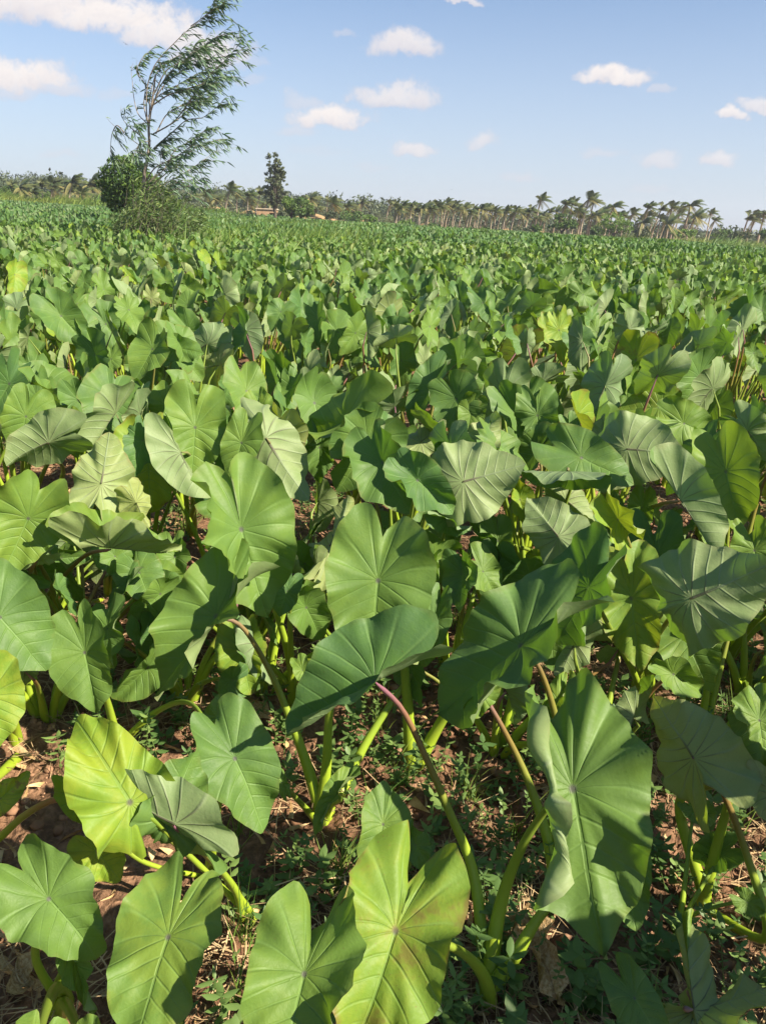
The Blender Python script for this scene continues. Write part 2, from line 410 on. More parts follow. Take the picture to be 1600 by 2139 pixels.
def blade(seed, rings=14, segs=56, w=1.0, fold=(12, 12), curl=(10, 10), bend=(-20, -10), wave=.05, lobe=(1.0, 1.0), rag=0.0, lip=(0, 0), corr=0.011, n1=None):
    """returns vertices (petiole joint at 0, tip at +Y, unit = joint to tip), quads, lpos, edge.  fold/curl/lip = (+X side, -X side) in degrees, + = towards the upper face"""
    r = np.random.default_rng(seed)
    phi = np.linspace(0, 2 * np.pi, segs, endpoint=False)
    a = np.minimum(phi, 2 * np.pi - phi); right = phi <= np.pi
    rad = catmull(OUT_A, OUT_R, a)
    lf = np.where(right, lobe[0], lobe[1]); rad = rad * (1 + (lf - 1) * sstep(a, 1.9, 2.5) * (1 - sstep(a, 2.9, 3.14)))
    rad = rad * (1 - r.uniform(-.15, .35) * sstep(a, 2.85, 3.14))
    p = r.uniform(0, 6.28, 6)
    rad *= 1 + 0.030 * np.sin(5 * phi + p[0]) + 0.016 * np.sin(11 * phi + p[1]) + 0.008 * np.sin(19 * phi + p[3])
    if rag > 0:
        cut = np.zeros_like(phi)
        for k in range(int(5 + 7 * rag)):
            c0 = r.uniform(.5, 5.8); wd = r.uniform(.04, .13)
            cut = np.maximum(cut, r.uniform(.2, .5) * rag * np.exp(-((phi - c0) / wd) ** 2))
        rad *= 1 - cut
    rho = (np.arange(1, rings + 1) / rings) ** 0.9
    PH, RH = np.meshgrid(phi, rho)
    RR = RH * rad[None, :]
    asym = r.uniform(-.07, .07); w = w * .86
    x = np.sin(PH) * RR * w * (1 + asym * np.sign(np.sin(PH)) * np.abs(np.sin(PH))); y = np.cos(PH) * RR + 0.03 * np.sin(PH) * r.uniform(-1, 1)
    x = np.concatenate([[0.0], x.ravel()]); y = np.concatenate([[0.0], y.ravel()])
    RHf = np.concatenate([[0.0], RH.ravel()]); PHf = np.concatenate([[0.0], PH.ravel()])
    ax = np.abs(x) / w
    # vein coordinate
    m0 = 0.40; spc = 0.17
    wob = 0.22 * (vnoise(x * 2.3 + seed, y * 2.3, seed) + .5 * vnoise(x * 5 + seed, y * 5, seed + 1)) * np.minimum(1, RHf * 2)
    kl = (y - m0 * ax - 0.34 * ax * ax) / spc + wob * 1.1 * np.minimum(1, 8 * ax)
    ang = np.arctan2(ax, y); a0 = math.atan2(1, m0)
    a_c = np.arctan2(ax, np.maximum(y - .34 * ax * ax, -9)); k = np.where(kl > 0, kl, -(a_c - a0) / 0.42 + wob * .7)
    n1 = n1 or r.integers(4, 7)
    sc = 0.5 + 0.5 * np.sin(PHf)
    am = wave * 1.35 * (0.6 + 0.7 * r.random())
    z = RHf ** 2.6 * (am * np.sin(n1 * PHf + p[2]) + am * .45 * np.sin((2 * n1 + 1) * PHf + p[3]) + am * .22 * RHf ** 4 * np.sin((4 * n1 + 3) * PHf + p[4]))
    z += corr * np.abs(np.sin(np.pi * k)) * np.minimum(1, RHf * 2.5) * (1 - 0.35 * RHf)
    z += RHf * 0.16 * (vnoise(x * 1.7 + 7.3 * seed, y * 1.7, seed + 5) + .4 * vnoise(x * 4.1 + seed, y * 4.1, seed + 6)) * min(1, wave * 18)
    lx, ly = x.copy(), y.copy()
    # side folds
    out = np.empty((len(x), 3))
    for sgn, s_ in ((1, 0), (-1, 1)):
        mk = (x >= 0) if sgn == 1 else (x < 0)
        s = np.abs(x[mk])
        lp = math.radians(lip[s_])
        X1, Z1 = arc_map(s, z[mk], math.radians(fold[s_]), math.radians(curl[s_]) / 0.7)
        if lip[s_]:
            s0 = 0.15; over = np.maximum(s - s0, 0)
            # extra roll of the margin
            th0 = math.radians(fold[s_]) + math.radians(curl[s_]) / 0.7 * s0
            Xb, Zb = arc_map(np.full_like(s, s0), 0 * s, math.radians(fold[s_]), math.radians(curl[s_]) / 0.7)
            Xo, Zo = arc_map(over, z[mk], th0, lp / 0.34)
            X1 = np.where(s > s0, Xb + Xo, X1); Z1 = np.where(s > s0, Zb + Zo, Z1)
        out[mk, 0] = sgn * X1; out[mk, 2] = Z1
    out[:, 1] = y
    # lengthwise bend
    for sgn, b in ((1, bend[0]), (-1, bend[1])):
        mk = (y >= 0) if sgn == 1 else (y < 0)
        Y1, Z1 = arc_map(np.abs(y[mk]), out[mk, 2], 0.0, math.radians(b))
        out[mk, 1] = sgn * Y1; out[mk, 2] = Z1
    base = 1 + np.arange(rings)[:, None] * segs; j = np.arange(segs)[None, :]; j2 = (j + 1) % segs
    i = base[:-1]
    Q = np.stack([i + j, i + j2, i + segs + j2, i + segs + j], -1).reshape(-1, 4)
    T = np.stack([np.zeros(segs, int), 1 + np.arange(segs), 1 + (np.arange(segs) + 1) % segs, np.zeros(segs, int)], -1)
    return out, Q, T[:, :3][:, ::-1], np.stack([lx, ly, k], 1), RHf

def blade_mesh(name, seed, **kw):
    V, Q, T, lp, ed = blade(seed, **kw)
    F = [tuple(q) for q in Q] + [tuple(t) for t in T]
    return mesh_from(name, V, F, M_LEAF, {'lpos': ('FLOAT_VECTOR', lp), 'edge': ('FLOAT', ed)})

def spline(pts, n):
    """smooth path through the points, even when they are unevenly spaced"""
    P = np.array([tuple(p) for p in pts], float)
    if len(P) == 2:
        t = np.linspace(0, 1, n)[:, None]; return P[0] * (1 - t) + P[1] * t
    c = np.concatenate([[0], np.cumsum(np.maximum(np.linalg.norm(np.diff(P, axis=0), axis=1), 1e-4) ** .75)])
    x = np.linspace(0, c[-1] - 1e-6, n)
    return np.stack([catmull(c, P[:, k], x) for k in range(3)], 1)

def bezier(a, b, c, d, n):
    t = np.linspace(0, 1, n)[:, None]; a, b, c, d = [np.array(tuple(q)) for q in (a, b, c, d)]
    return a * (1 - t) ** 3 + 3 * b * t * (1 - t) ** 2 + 3 * c * t * t * (1 - t) + d * t ** 3

def tube(path, rad, sides=8, squash=None):
    """returns V, Q for a tube along path (n,3) with radii (n,)"""
    n = len(path); T = np.gradient(path, axis=0); T /= np.linalg.norm(T, axis=1)[:, None] + 1e-9
    up = np.array([0.31, 0.95, 0.05]); S = np.cross(T, up); S /= np.linalg.norm(S, axis=1)[:, None] + 1e-9
    B = np.cross(T, S)
    a = np.linspace(0, 2 * np.pi, sides, endpoint=False)
    sq = 1.0 if squash is None else squash
    V = path[:, None, :] + rad[:, None, None] * (np.cos(a)[None, :, None] * S[:, None, :] + sq * np.sin(a)[None, :, None] * B[:, None, :])
    i = np.arange(n - 1)[:, None] * sides; j = np.arange(sides)[None, :]; j2 = (j + 1) % sides
    Q = np.stack([i + j, i + j2, i + sides + j2, i + sides + j], -1).reshape(-1, 4)
    return V.reshape(-1, 3), Q

class Bag:
    """collects pieces of ONE object"""
    def __init__(s): s.V = []; s.F = []; s.n = 0; s.A = {}
    def add(s, V, Q, **attrs):
        Q = np.asarray(Q)
        if Q.shape[1] == 3: Q = np.hstack([Q, Q[:, :1] * 0 - 1])
        s.V.append(np.asarray(V)); s.F.append(np.where(Q < 0, -1, Q + s.n)); s.n += len(V)
        for k, v in attrs.items(): s.A.setdefault(k, []).append(np.asarray(v))
    def mesh(s, name, mat, types=None, smooth=True):
        V = np.vstack(s.V); F = np.vstack(s.F)
        tri = F[:, 3] < 0
        at = {k: ((types or {}).get(k, 'FLOAT'), np.concatenate(v)) for k, v in s.A.items()}
        if not tri.any(): return mesh_from(name, V, F, mat, at, smooth)
        if tri.all(): return mesh_from(name, V, F[:, :3].copy(), mat, at, smooth)
        q = F[~tri]; T = np.vstack([F[tri][:, :3], q[:, [0, 1, 2]], q[:, [0, 2, 3]]])
        return mesh_from(name, V, T, mat, at, smooth)

def frame_mat(P, t, n, s):
    t = t.normalized(); n = (n - t * n.dot(t)).normalized(); x = t.cross(n)
    m = Matrix((x, t, n)).transposed().to_4x4()
    return Matrix.Translation(P) @ m @ Matrix.Diagonal((s, s, s, 1))

def stalk_mesh(pts, r0, r1, n=16, sides=8, droop=0):
    path = spline(pts, n); u = np.linspace(0, 1, n)
    rad = r1 + (r0 - r1) * (1 - u) ** 1.6
    rad[0] *= 0.8; rad[-1] *= 0.35
    V, Q = tube(path, rad, sides, 0.82)
    return mesh_from('leaf_stalk', V, Q, M_STALK, {'along': ('FLOAT', np.repeat(u, sides))})

def add_leaf(plant, base, P, t, n, size, me, col, purple, via=None, r=(0.019, 0.0055), nseg=16, sides=8, plabel=None, brown=0.0):
    lo = obj('leaf', me, plant)
    lo.matrix_basis = frame_mat(P, t, n, size)
    lo.matrix_parent_inverse = Matrix.Translation(-Vector(plant.location))
    lo.color = (col[0], col[1], col[2], 1.0)
    if plabel: lo['label'] = plabel
    n = (n - t * n.dot(t)).normalized()
    J = P - n * 0.0035
    if via is None:
        H = P.z - base.z
        c1 = base + Vector(((P.x - base.x) * .15, (P.y - base.y) * .15, H * .55))
        c2 = J - n * (.42 * size) + Vector((0, 0, -.02 * H))
        pts = bezier(base, c1, c2, J, 14)
    else:
        pts = [base] + via + [J]
    st = obj('leaf_stalk', stalk_mesh(pts, r[0], r[1], nseg, sides), plant)
    st.matrix_parent_inverse = Matrix.Translation(-Vector(plant.location))
    st.color = (purple, 0, brown, 1)
    return lo

TG = 'taro plants standing in the field'
def explicit_plant(label, bpx, leaves, seed0):
    base = on_plane(bpx[0], bpx[1], 0.0)
    pl = empty('taro_plant', base); tag(pl, label, 'taro plant', TG)
    for i, L in enumerate(leaves):
        P = on_plane(L['P'][0], L['P'][1], L['h'])
        dP = (P - CAM).length
        B = CAM + ray(*L['T']) * dP
        v = (CAM - P).normalized()
        s = (B - P); pixlen = s.length; s = (s - v * s.dot(v)).normalized()
        ti = R_(L.get('tilt', 0)); ro = R_(L.get('roll', 0))
        t = s * math.cos(ti) + v * math.sin(ti)
        n0 = v * math.cos(ti) - s * math.sin(ti)
        n = Matrix.Rotation(ro, 3, t) @ n0
        size = pixlen / math.cos(ti)
        me = blade_mesh('leaf', seed0 * 31 + i * 7 + 3, rings=20, segs=84, w=L.get('w', 1.0) * .93, fold=L.get('f', (14, 14)), curl=L.get('c', (12, 12)),
                        bend=L.get('b', (-18, -12)), wave=L.get('wave', .045) * 1.4, lobe=L.get('lo', (1, 1)), rag=L.get('rag', 0), lip=L.get('lip', (0, 0)), n1=L.get('n1'))
        via = None
        if 'via' in L:
            via = []
            k = len(L['via'])
            dB = (base - CAM).length
            for q, (vx, vy) in enumerate(L['via']):        # listed from the leaf joint down to the base
                u = (q + 1) / (k + 1)
                via.append(CAM + ray(vx, vy) * (dP * (1 - u) + dB * u + L.get('vd', 0)))
            via.reverse()
        add_leaf(pl, base + Vector((random.uniform(-.02, .02), random.uniform(-.02, .02), -0.01)), P, t, n, size, me, L.get('col', (.1, .3, .1)), L.get('pu', .7), via,
                 r=(L.get('r0', .018), L.get('r1', .0060)), nseg=24, sides=10, plabel=L.get('label'))
        print('LEAF', bpx, i, 'size %.2f joint z %.2f' % (size, P.z))
    return pl

def D(**k): return k
# ---- the plants of the foreground, each traced to its own place in the field
PLANTS = [
 ('taro plant at bottom with thick bright stalks and a huge leaf rolled at one margin', (1018, 2085), [
   D(P=(1196, 1648), h=.60, T=(1262, 1990), tilt=8, roll=-12, w=.98, f=(6, 24), c=(14, -22), wave=.055, n1=7, col=(.10, .18, .02), via=[(1150, 1680), (1092, 1765), (1048, 1880)], r0=.021, pu=.15, lo=(0.95, 0.95), lip=(175, 0), label='huge bright green leaf with its left margin rolled in'),
   D(P=(826, 1945), h=.52, T=(738, 2230), tilt=10, roll=-6, w=1.0, f=(12, 16), c=(10, 20), wave=.05, n1=6, col=(.62, .1, .8), pu=.3, lo=(1.00, 1.04), label='yellowish leaf with brown specks'),
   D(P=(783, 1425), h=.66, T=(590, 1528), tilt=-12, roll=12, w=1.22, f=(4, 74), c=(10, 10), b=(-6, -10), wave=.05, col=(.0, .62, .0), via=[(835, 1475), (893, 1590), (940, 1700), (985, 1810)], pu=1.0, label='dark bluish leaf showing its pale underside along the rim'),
   D(P=(1300, 1790), h=.42, T=(1330, 1950), tilt=0, roll=0, w=.8, col=(.1, .5, 0), via=[(1240, 1800), (1130, 1910), (1060, 2020)], r0=.022, pu=.1),
 ]),
 ('taro plant at the bottom edge with one broad pale green leaf and rounded upper lobes', (600, 2290), [
   D(P=(636, 2035), h=.52, T=(575, 2300), tilt=12, roll=-4, w=1.06, f=(4, 34), c=(-6, 20), wave=.04, n1=5, col=(.22, .12, .0), pu=.3, lo=(1.02, 1.00)),
 ]),
 ('taro plant in the bottom left with a dark olive shaded leaf', (400, 2240), [
   D(P=(352, 1958), h=.44, T=(270, 2200), tilt=16, roll=20, w=.98, f=(6, 12), c=(0, 6), wave=.04, col=(.42, .7, .12), pu=.3, lo=(1.00, 0.95)),
 ]),
 ('small taro plant near the left bottom corner with a wavy mid green leaf', (130, 2110), [
   D(P=(103, 1878), h=.42, T=(213, 2000), tilt=8, roll=-8, w=1.05, f=(10, 20), c=(10, 14), wave=.075, n1=4, col=(.08, .2, .0), via=[(92, 1920), (75, 2000)], pu=.1, r0=.013, lo=(1.04, 1.02)),
   D(P=(152, 1985), h=.30, T=(190, 2120), tilt=20, roll=30, w=.5, f=(50, 50), col=(.2, .3, 0), pu=.1, r0=.012),
   D(P=(70, 2215), h=.46, T=(30, 2350), tilt=25, w=1.1, col=(.30, .1, .0), wave=.07, pu=.2, label='bright leaf cut by the bottom edge'),
   D(P=(190, 2225), h=.36, T=(260, 2330), tilt=25, w=.9, col=(.25, .2, .0), wave=.06, pu=.2),
 ]),
 ('taro plant at lower left with a glowing yellow green leaf beside a cupped grey one', (520, 1905), [
   D(P=(272, 1676), h=.50, T=(152, 1482), tilt=-6, roll=8, w=.80, f=(6, 4), c=(8, 14), b=(-14, -210), wave=.045, n1=6, col=(.85, .0, .0), pu=.9, lo=(0.60, 0.60), label='glowing yellow green leaf', via=[(300, 1720), (370, 1765), (450, 1840)], r0=.010),
   D(P=(350, 1706), h=.45, T=(408, 1562), tilt=-10, roll=14, w=.92, f=(14, 20), c=(20, 24), b=(14, -200), lo=(0.60, 0.60), wave=.035, col=(.16, .6, .0), via=[(400, 1758), (455, 1812), (495, 1866)], pu=1.0, r0=.011, label='cupped half of the leaf with dark ribs'),
   D(P=(364, 1722), h=.46, T=(160, 1632), tilt=-8, roll=128, w=.8, f=(20, 24), c=(14, 14), b=(10, -60), wave=.04, col=(.1, .35, .0), via=[(400, 1755), (455, 1810), (495, 1865)], pu=1.0, r0=.012, lo=(0.80, 0.80), label='grey green underside of the leaf rim'),
 ]),
 ('taro plant left of centre with an upright notched leaf in half shade above bare soil', (440, 1830), [
   D(P=(491, 1585), h=.46, T=(563, 1735), tilt=4, roll=-16, w=.96, f=(8, 16), c=(4, 10), wave=.045, n1=4, col=(.06, .42, .0), pu=.3, via=[(468, 1640), (450, 1720), (443, 1780)], r0=.016, lo=(0.95, 1.04)),
   D(P=(205, 1780), h=.26, T=(250, 1840), tilt=10, roll=10, w=1.3, f=(4, 6), wave=.04, col=(.95, .0, .6), via=[(212, 1740), (300, 1800)], pu=.6, r0=.008, label='old yellow drooping leaf'),
   D(P=(455, 1500), h=.40, T=(420, 1560), tilt=0, roll=20, w=.9, col=(.2, .2, 0), pu=.9, via=[(440, 1540), (425, 1640)], r0=.012),
 ]),
 ('taro plant at the left with a smooth heart shaped leaf facing us above straw', (250, 1560), [
   D(P=(178, 1363), h=.50, T=(205, 1492), tilt=2, roll=4, w=1.05, f=(2, 38), c=(2, 22), wave=.03, n1=4, col=(.14, .25, .05), pu=.4, lo=(0.98, 0.98)),
   D(P=(455, 1560), h=.30, T=(405, 1590), tilt=10, w=.9, col=(.3, .2, 0), via=[(400, 1470), (330, 1485)], r0=.013, pu=.05),
 ]),
 ('taro plant at the centre with three thick lime green stalks fanning out over reddish soil', (672, 1715), [
   D(P=(452, 1288), h=.60, T=(325, 1462), tilt=-4, roll=14, w=.98, f=(2, 62), c=(2, 18), wave=.05, n1=6, col=(.16, .2, .0), via=[(497, 1302), (555, 1385), (602, 1490), (645, 1610)], r0=.021, pu=.75, lo=(1.02, 0.95), label='tall light green leaf half folded on its right'),
   D(P=(790, 1213), h=.74, T=(772, 1402), tilt=6, roll=2, w=1.15, f=(6, 24), c=(8, -6), wave=.06, n1=5, col=(.18, .30, .02), via=[(735, 1330), (690, 1480), (682, 1600)], r0=.020, pu=.2, lo=(1.05, 0.95), label='large leaf at the centre with a tall left lobe'),
   D(P=(905, 1300), h=.5, T=(880, 1400), tilt=0, roll=10, w=.7, col=(.1, .5, 0), via=[(885, 1375), (830, 1450), (760, 1560), (715, 1650)], vd=0.1, r0=.022, pu=.2),
   D(P=(705, 1660), h=.20, T=(650, 1745), tilt=10, roll=40, w=.6, f=(40, 40), col=(.3, .3, 0), pu=0, r0=.012),
   D(P=(590, 1635), h=.24, T=(575, 1590), tilt=10, roll=0, w=.5, col=(.2, .3, 0), via=[(612, 1660), (640, 1690)], r0=.014, pu=.3),
 ]),
 ('small taro plant with one pale plain leaf tucked behind the spotted yellowish one', (800, 1960), [
   D(P=(800, 1722), h=.38, T=(775, 1835), tilt=8, roll=-14, w=.95, f=(6, 10), c=(12, 10), wave=.04, col=(.26, .5, .0), pu=.2, r0=.010, lo=(0.95, 0.80)),
   D(P=(868, 1765), h=.34, T=(905, 1830), tilt=0, roll=20, w=.8, wave=.09, col=(.1, .7, .0), pu=.2, r0=.009),
 ]),
 ('taro plant right of centre with a great dark leaf slanting down to the left', (1168, 1915), [
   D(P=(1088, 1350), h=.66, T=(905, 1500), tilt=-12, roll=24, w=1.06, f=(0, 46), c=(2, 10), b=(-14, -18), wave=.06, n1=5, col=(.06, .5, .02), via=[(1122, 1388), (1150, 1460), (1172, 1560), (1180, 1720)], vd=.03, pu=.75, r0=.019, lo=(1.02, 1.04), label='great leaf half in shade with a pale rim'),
   D(P=(1010, 1450), h=.52, T=(1050, 1400), tilt=-20, roll=10, w=.7, col=(.3, .3, .2), via=[(1052, 1525), (1100, 1625), (1150, 1780)], pu=.85, r0=.022),
   D(P=(1165, 1465), h=.45, T=(1130, 1540), tilt=0, roll=30, w=.7, f=(30, 30), col=(.35, .1, .1), pu=.4, wave=.07),
 ]),
 ('taro plant right of centre with a wide bluish green leaf catching a long diagonal shadow', (1345, 1480), [
   D(P=(1228, 1228), h=.72, T=(1165, 1352), tilt=-26, roll=34, w=1.15, f=(4, 24), c=(6, 20), b=(-8, -14), wave=.055, n1=5, col=(.02, .85, .0), via=[(1262, 1290), (1300, 1360), (1330, 1425)], pu=.2, r0=.015, lo=(1.07, 1.09), label='wide bluish green leaf'),
   D(P=(1290, 1085), h=.84, T=(1335, 1150), tilt=-30, roll=20, w=1.1, f=(50, 30), c=(40, 30), b=(-60, -40), wave=.05, col=(.72, .0, .1), pu=.5, label='yellow green leaf arching over its neighbour'),
   D(P=(1318, 1250), h=.58, T=(1335, 1400), tilt=5, roll=6, w=.9, f=(6, 16), col=(.62, .8, .5), pu=.5, wave=.04, label='olive leaf in shade'),
 ]),
 ('taro plant at right with a broad leaf seen from beneath on an arching purple stalk', (1322, 1440), [
   D(P=(1443, 1250), h=.72, T=(1618, 1180), tilt=6, roll=168, w=1.22, f=(2, 8), c=(6, 10), b=(-12, 120), wave=.04, col=(.12, .25, .0), via=[(1412, 1275), (1372, 1330), (1340, 1390)], pu=1.0, r0=.015, lo=(1.07, 1.09), label='broad leaf seen from beneath with a dark vein'),
   D(P=(1490, 1120), h=.70, T=(1500, 1170), tilt=0, roll=10, w=1, f=(30, 10), col=(.2, .2, 0), pu=.2),
   D(P=(1430, 1330), h=.42, T=(1480, 1440), tilt=10, roll=0, w=1.1, col=(.4, .8, .2), pu=.2),
 ]),
 ('taro plant at the right with a wrinkled pale yellowish underside above a dark hollow', (1480, 1900), [
   D(P=(1447, 1583), h=.50, T=(1370, 1455), tilt=-28, roll=166, w=1.15, f=(20, 6), c=(20, 10), b=(-10, -10), wave=.05, col=(.55, .1, .4), via=[(1500, 1640), (1560, 1790), (1598, 1960)], pu=1.0, r0=.016, lo=(1.10, 1.07)),
   D(P=(1585, 1505), h=.60, T=(1600, 1610), tilt=0, roll=-30, w=1.0, f=(12, 12), col=(.3, .4, .0), pu=.4, wave=.06),
   D(P=(1620, 1660), h=.50, T=(1660, 1760), tilt=0, roll=160, w=1.0, f=(12, 12), col=(.2, .2, .0), via=[(1560, 1640), (1470, 1645), (1420, 1670)], pu=.9, wave=.04),
 ]),
 ('taro plant in the bottom right corner with a narrow lime green leaf still rolled lengthwise', (1450, 2200), [
   D(P=(1448, 2110), h=.34, T=(1412, 1880), tilt=-6, roll=150, w=.62, f=(38, 44), c=(40, 44), b=(6, 0), wave=.03, col=(.6, .0, .15), pu=.8, r0=.012, label='narrow lime leaf still rolled'),
   D(P=(1455, 2108), h=.33, T=(1640, 2060), tilt=10, roll=120, w=.8, f=(20, 10), col=(.4, .1, .2), pu=.9, r0=.012, wave=.06),
   D(P=(1325, 2085), h=.38, T=(1400, 2205), tilt=10, roll=-8, w=.8, f=(4, 12), c=(0, 8), wave=.03, col=(.12, .75, .0), pu=.2),
 ]),
 ('young taro plant with small rounded leaves low on the ground at the right', (1420, 1950), [
   D(P=(1455, 1690), h=.22, T=(1500, 1720), tilt=-30, w=1, col=(.1, .3, 0), pu=.1, r0=.009, r1=.004),
   D(P=(1560, 1885), h=.16, T=(1600, 1915), tilt=-25, w=1, col=(.2, .2, 0), pu=.1, r0=.008, r1=.004),
   D(P=(1500, 1780), h=.18, T=(1440, 1800), tilt=-35, w=1, col=(.1, .7, 0), pu=.1, r0=.008, r1=.004),
 ]),
 ('taro plant left of centre with a tall pointed bright leaf lit across its whole face', (620, 1480), [
   D(P=(504, 1106), h=.80, T=(556, 1297), tilt=0, roll=-8, w=1.02, f=(26, 6), c=(34, 6), wave=.045, n1=6, col=(.18, .28, .0), pu=.2, lo=(0.95, 1.00), lip=(40, 0), label='tall pointed bright leaf'),
   D(P=(600, 1235), h=.60, T=(580, 1290), tilt=0, roll=10, w=1, col=(.05, .8, 0), pu=.2),
   D(P=(508, 1360), h=.32, T=(520, 1450), tilt=12, roll=14, w=1.15, f=(3, 10), col=(.75, .6, .4), pu=.3, label='brownish yellow leaf low in the shade'),
   D(P=(632, 1400), h=.34, T=(650, 1440), tilt=12, roll=0, w=.9, col=(.3, .1, .0), pu=.1),
 ]),
 ('taro plant at the left edge with a large pointed leaf sloping down to the right', (40, 1560), [
   D(P=(0, 1290), h=.62, T=(100, 1400), tilt=0, roll=-18, w=1.25, f=(6, 14), c=(6, 20), wave=.04, col=(.06, .45, .0), pu=.4, lo=(1.04, 1.04)),
   D(P=(-22, 1455), h=.55, T=(-10, 1575), tilt=0, roll=0, w=1.1, f=(0, 6), wave=.03, col=(.75, .0, .0), pu=.2, label='yellow green leaf glowing at the picture edge'),
   D(P=(2, 1668), h=.38, T=(66, 1612), tilt=0, roll=10, w=.8, f=(20, 20), lo=(.8, .8), wave=.05, col=(1.0, .0, .9), pu=.8, via=[(-40, 1660)], label='withered yellow brown leaf'),
 ]),
 ('taro plant off the left edge reaching in with one long pink arching stalk', (-60, 1800), [
   D(P=(178, 1668), h=.44, T=(240, 1740), tilt=-40, roll=20, w=.7, f=(20, 20), wave=.03, col=(.35, .5, .0), pu=1.0, via=[(110, 1672), (50, 1705), (0, 1750)], r0=.012, r1=.007),
 ]),
 ('taro plant at left with a cluster of lime stalks under a twisted folded leaf', (235, 1245), [
   D(P=(233, 1146), h=.64, T=(388, 1160), tilt=-20, roll=-50, w=1.0, f=(80, 22), c=(14, 20), b=(-4, 10), wave=.045, col=(.30, .15, .0), via=[(180, 1160), (125, 1215), (85, 1280)], r0=.014, pu=.95, lo=(1.09, 1.07), label='twisted leaf lit above and grey beneath'),
   D(P=(285, 1050), h=.75, T=(310, 1100), tilt=-20, roll=170, w=1.2, col=(.9, .0, .5), pu=.4, f=(30, 30), r0=.018, label='yellowing leaf edge'),
   D(P=(222, 1165), h=.40, T=(222, 1205), tilt=0, roll=160, w=.6, col=(.2, .5, .0), pu=.1, r0=.017),
   D(P=(310, 960), h=.70, T=(315, 1080), tilt=0, roll=8, w=1.1, f=(4, 10), col=(.85, .3, .55), pu=.3, label='orange tinged leaf half in shadow'),
 ]),
 ('taro plant at the left edge with a broad sunlit leaf and bowl shaped lower rim', (60, 1330), [
   D(P=(60, 1083), h=.74, T=(10, 1190), tilt=-20, roll=-6, w=1.2, f=(8, 12), c=(8, 14), b=(40, -8), wave=.055, n1=4, col=(.30, .05, .0), via=[(78, 1165), (110, 1230), (118, 1290)], pu=.8, lo=(1.02, 1.04)),
   D(P=(80, 1165), h=.60, T=(30, 1180), tilt=-30, roll=160, w=1.0, f=(30, 30), col=(.2, .4, .1), pu=.9),
 ]),
 ('taro plant on the left whose pale veined leaf underside faces the viewer', (200, 1180), [
   D(P=(212, 1010), h=.80, T=(232, 905), tilt=-14, roll=172, w=1.1, f=(4, 16), c=(6, 12), b=(-14, -10), wave=.045, col=(.40, .0, .55), pu=.7, lo=(1.04, 1.10)),
 ]),
 ('taro plant left of centre with a bright double lobed leaf standing tall', (400, 1130), [
   D(P=(408, 893), h=.86, T=(402, 1005), tilt=4, roll=-6, w=1.1, f=(8, 10), c=(4, 10), wave=.045, n1=5, col=(.26, .1, .0), pu=.2, lo=(1.04, 1.04)),
   D(P=(378, 945), h=.80, T=(428, 1050), tilt=0, roll=128, w=1.0, f=(30, 30), c=(12, 12), wave=.03, col=(.1, .35, .0), pu=.4, label='leaf folded lengthwise with its grey side out'),
   D(P=(350, 850), h=.82, T=(345, 920), tilt=0, roll=30, w=1.0, col=(.3, .1, 0), pu=.4),
   D(P=(448, 1010), h=.62, T=(450, 1090), tilt=0, roll=10, w=1.1, col=(.05, .9, 0), pu=.1, r0=.02),
 ]),
 ('taro plant left of the middle with a ribbed grey leaf back curving right', (560, 1160), [
   D(P=(556, 915), h=.84, T=(640, 1052), tilt=-10, roll=164, w=.85, f=(10, 18), c=(16, 26), b=(-20, 120), wave=.04, col=(.15, .3, .0), pu=.5),
   D(P=(505, 925), h=.82, T=(480, 1010), tilt=0, roll=20, w=.9, col=(.2, .1, 0), pu=.4),
   D(P=(545, 860), h=.84, T=(560, 920), tilt=0, roll=0, w=1, col=(.35, .0, 0), pu=.4),
 ]),
 ('taro plant near the middle with a white edged half turned leaf on a pink stalk', (745, 1100), [
   D(P=(722, 880), h=.86, T=(640, 925), tilt=-46, roll=44, w=1.1, f=(10, 34), c=(10, 34), b=(4, -6), wave=.05, col=(.28, .05, .0), via=[(733, 935), (742, 1000)], pu=1.0, lo=(1.18, 1.10)),
   D(P=(790, 1010), h=.66, T=(780, 960), tilt=0, roll=150, w=.6, f=(40, 40), col=(.1, .4, 0), pu=.5, label='narrow folded leaf showing white'),
   D(P=(668, 935), h=.72, T=(665, 1010), tilt=0, roll=10, w=.9, col=(.1, .5, 0), pu=.1),
   D(P=(745, 900), h=.80, T=(760, 970), tilt=-10, roll=150, w=.9, f=(30, 30), col=(.2, .3, .2), pu=.7),
 ]),
 ('taro plant with a crumpled yellow green cup of a leaf low in the middle', (690, 1240), [
   D(P=(690, 1140), h=.56, T=(740, 1040), tilt=-20, roll=150, w=.9, f=(30, 34), c=(20, 24), wave=.07, col=(.60, .0, .3), via=[(660, 1155), (625, 1180)], pu=.9, r0=.012),
 ]),
 ('taro plant right of the middle with a fan veined leaf back on a violet stalk', (900, 1230), [
   D(P=(968, 1006), h=.80, T=(1094, 972), tilt=-6, roll=172, w=1.3, f=(6, 8), c=(8, 10), b=(-16, 105), wave=.035, col=(.15, .2, .0), via=[(952, 1035), (936, 1085), (915, 1150)], pu=1.0, lo=(1.07, 1.09), label='fan veined leaf back'),
   D(P=(1005, 925), h=.86, T=(1040, 860), tilt=-10, roll=168, w=1.0, f=(10, 12), wave=.07, col=(.35, .0, .45), pu=.7, label='crumpled yellowish leaf back'),
   D(P=(935, 1085), h=.66, T=(985, 1115), tilt=-30, roll=30, w=.9, f=(20, 50), c=(10, 40), col=(.05, .75, .0), via=[(915, 1170), (895, 1270), (885, 1390)], pu=.15, r0=.02, label='small white backed leaf'),
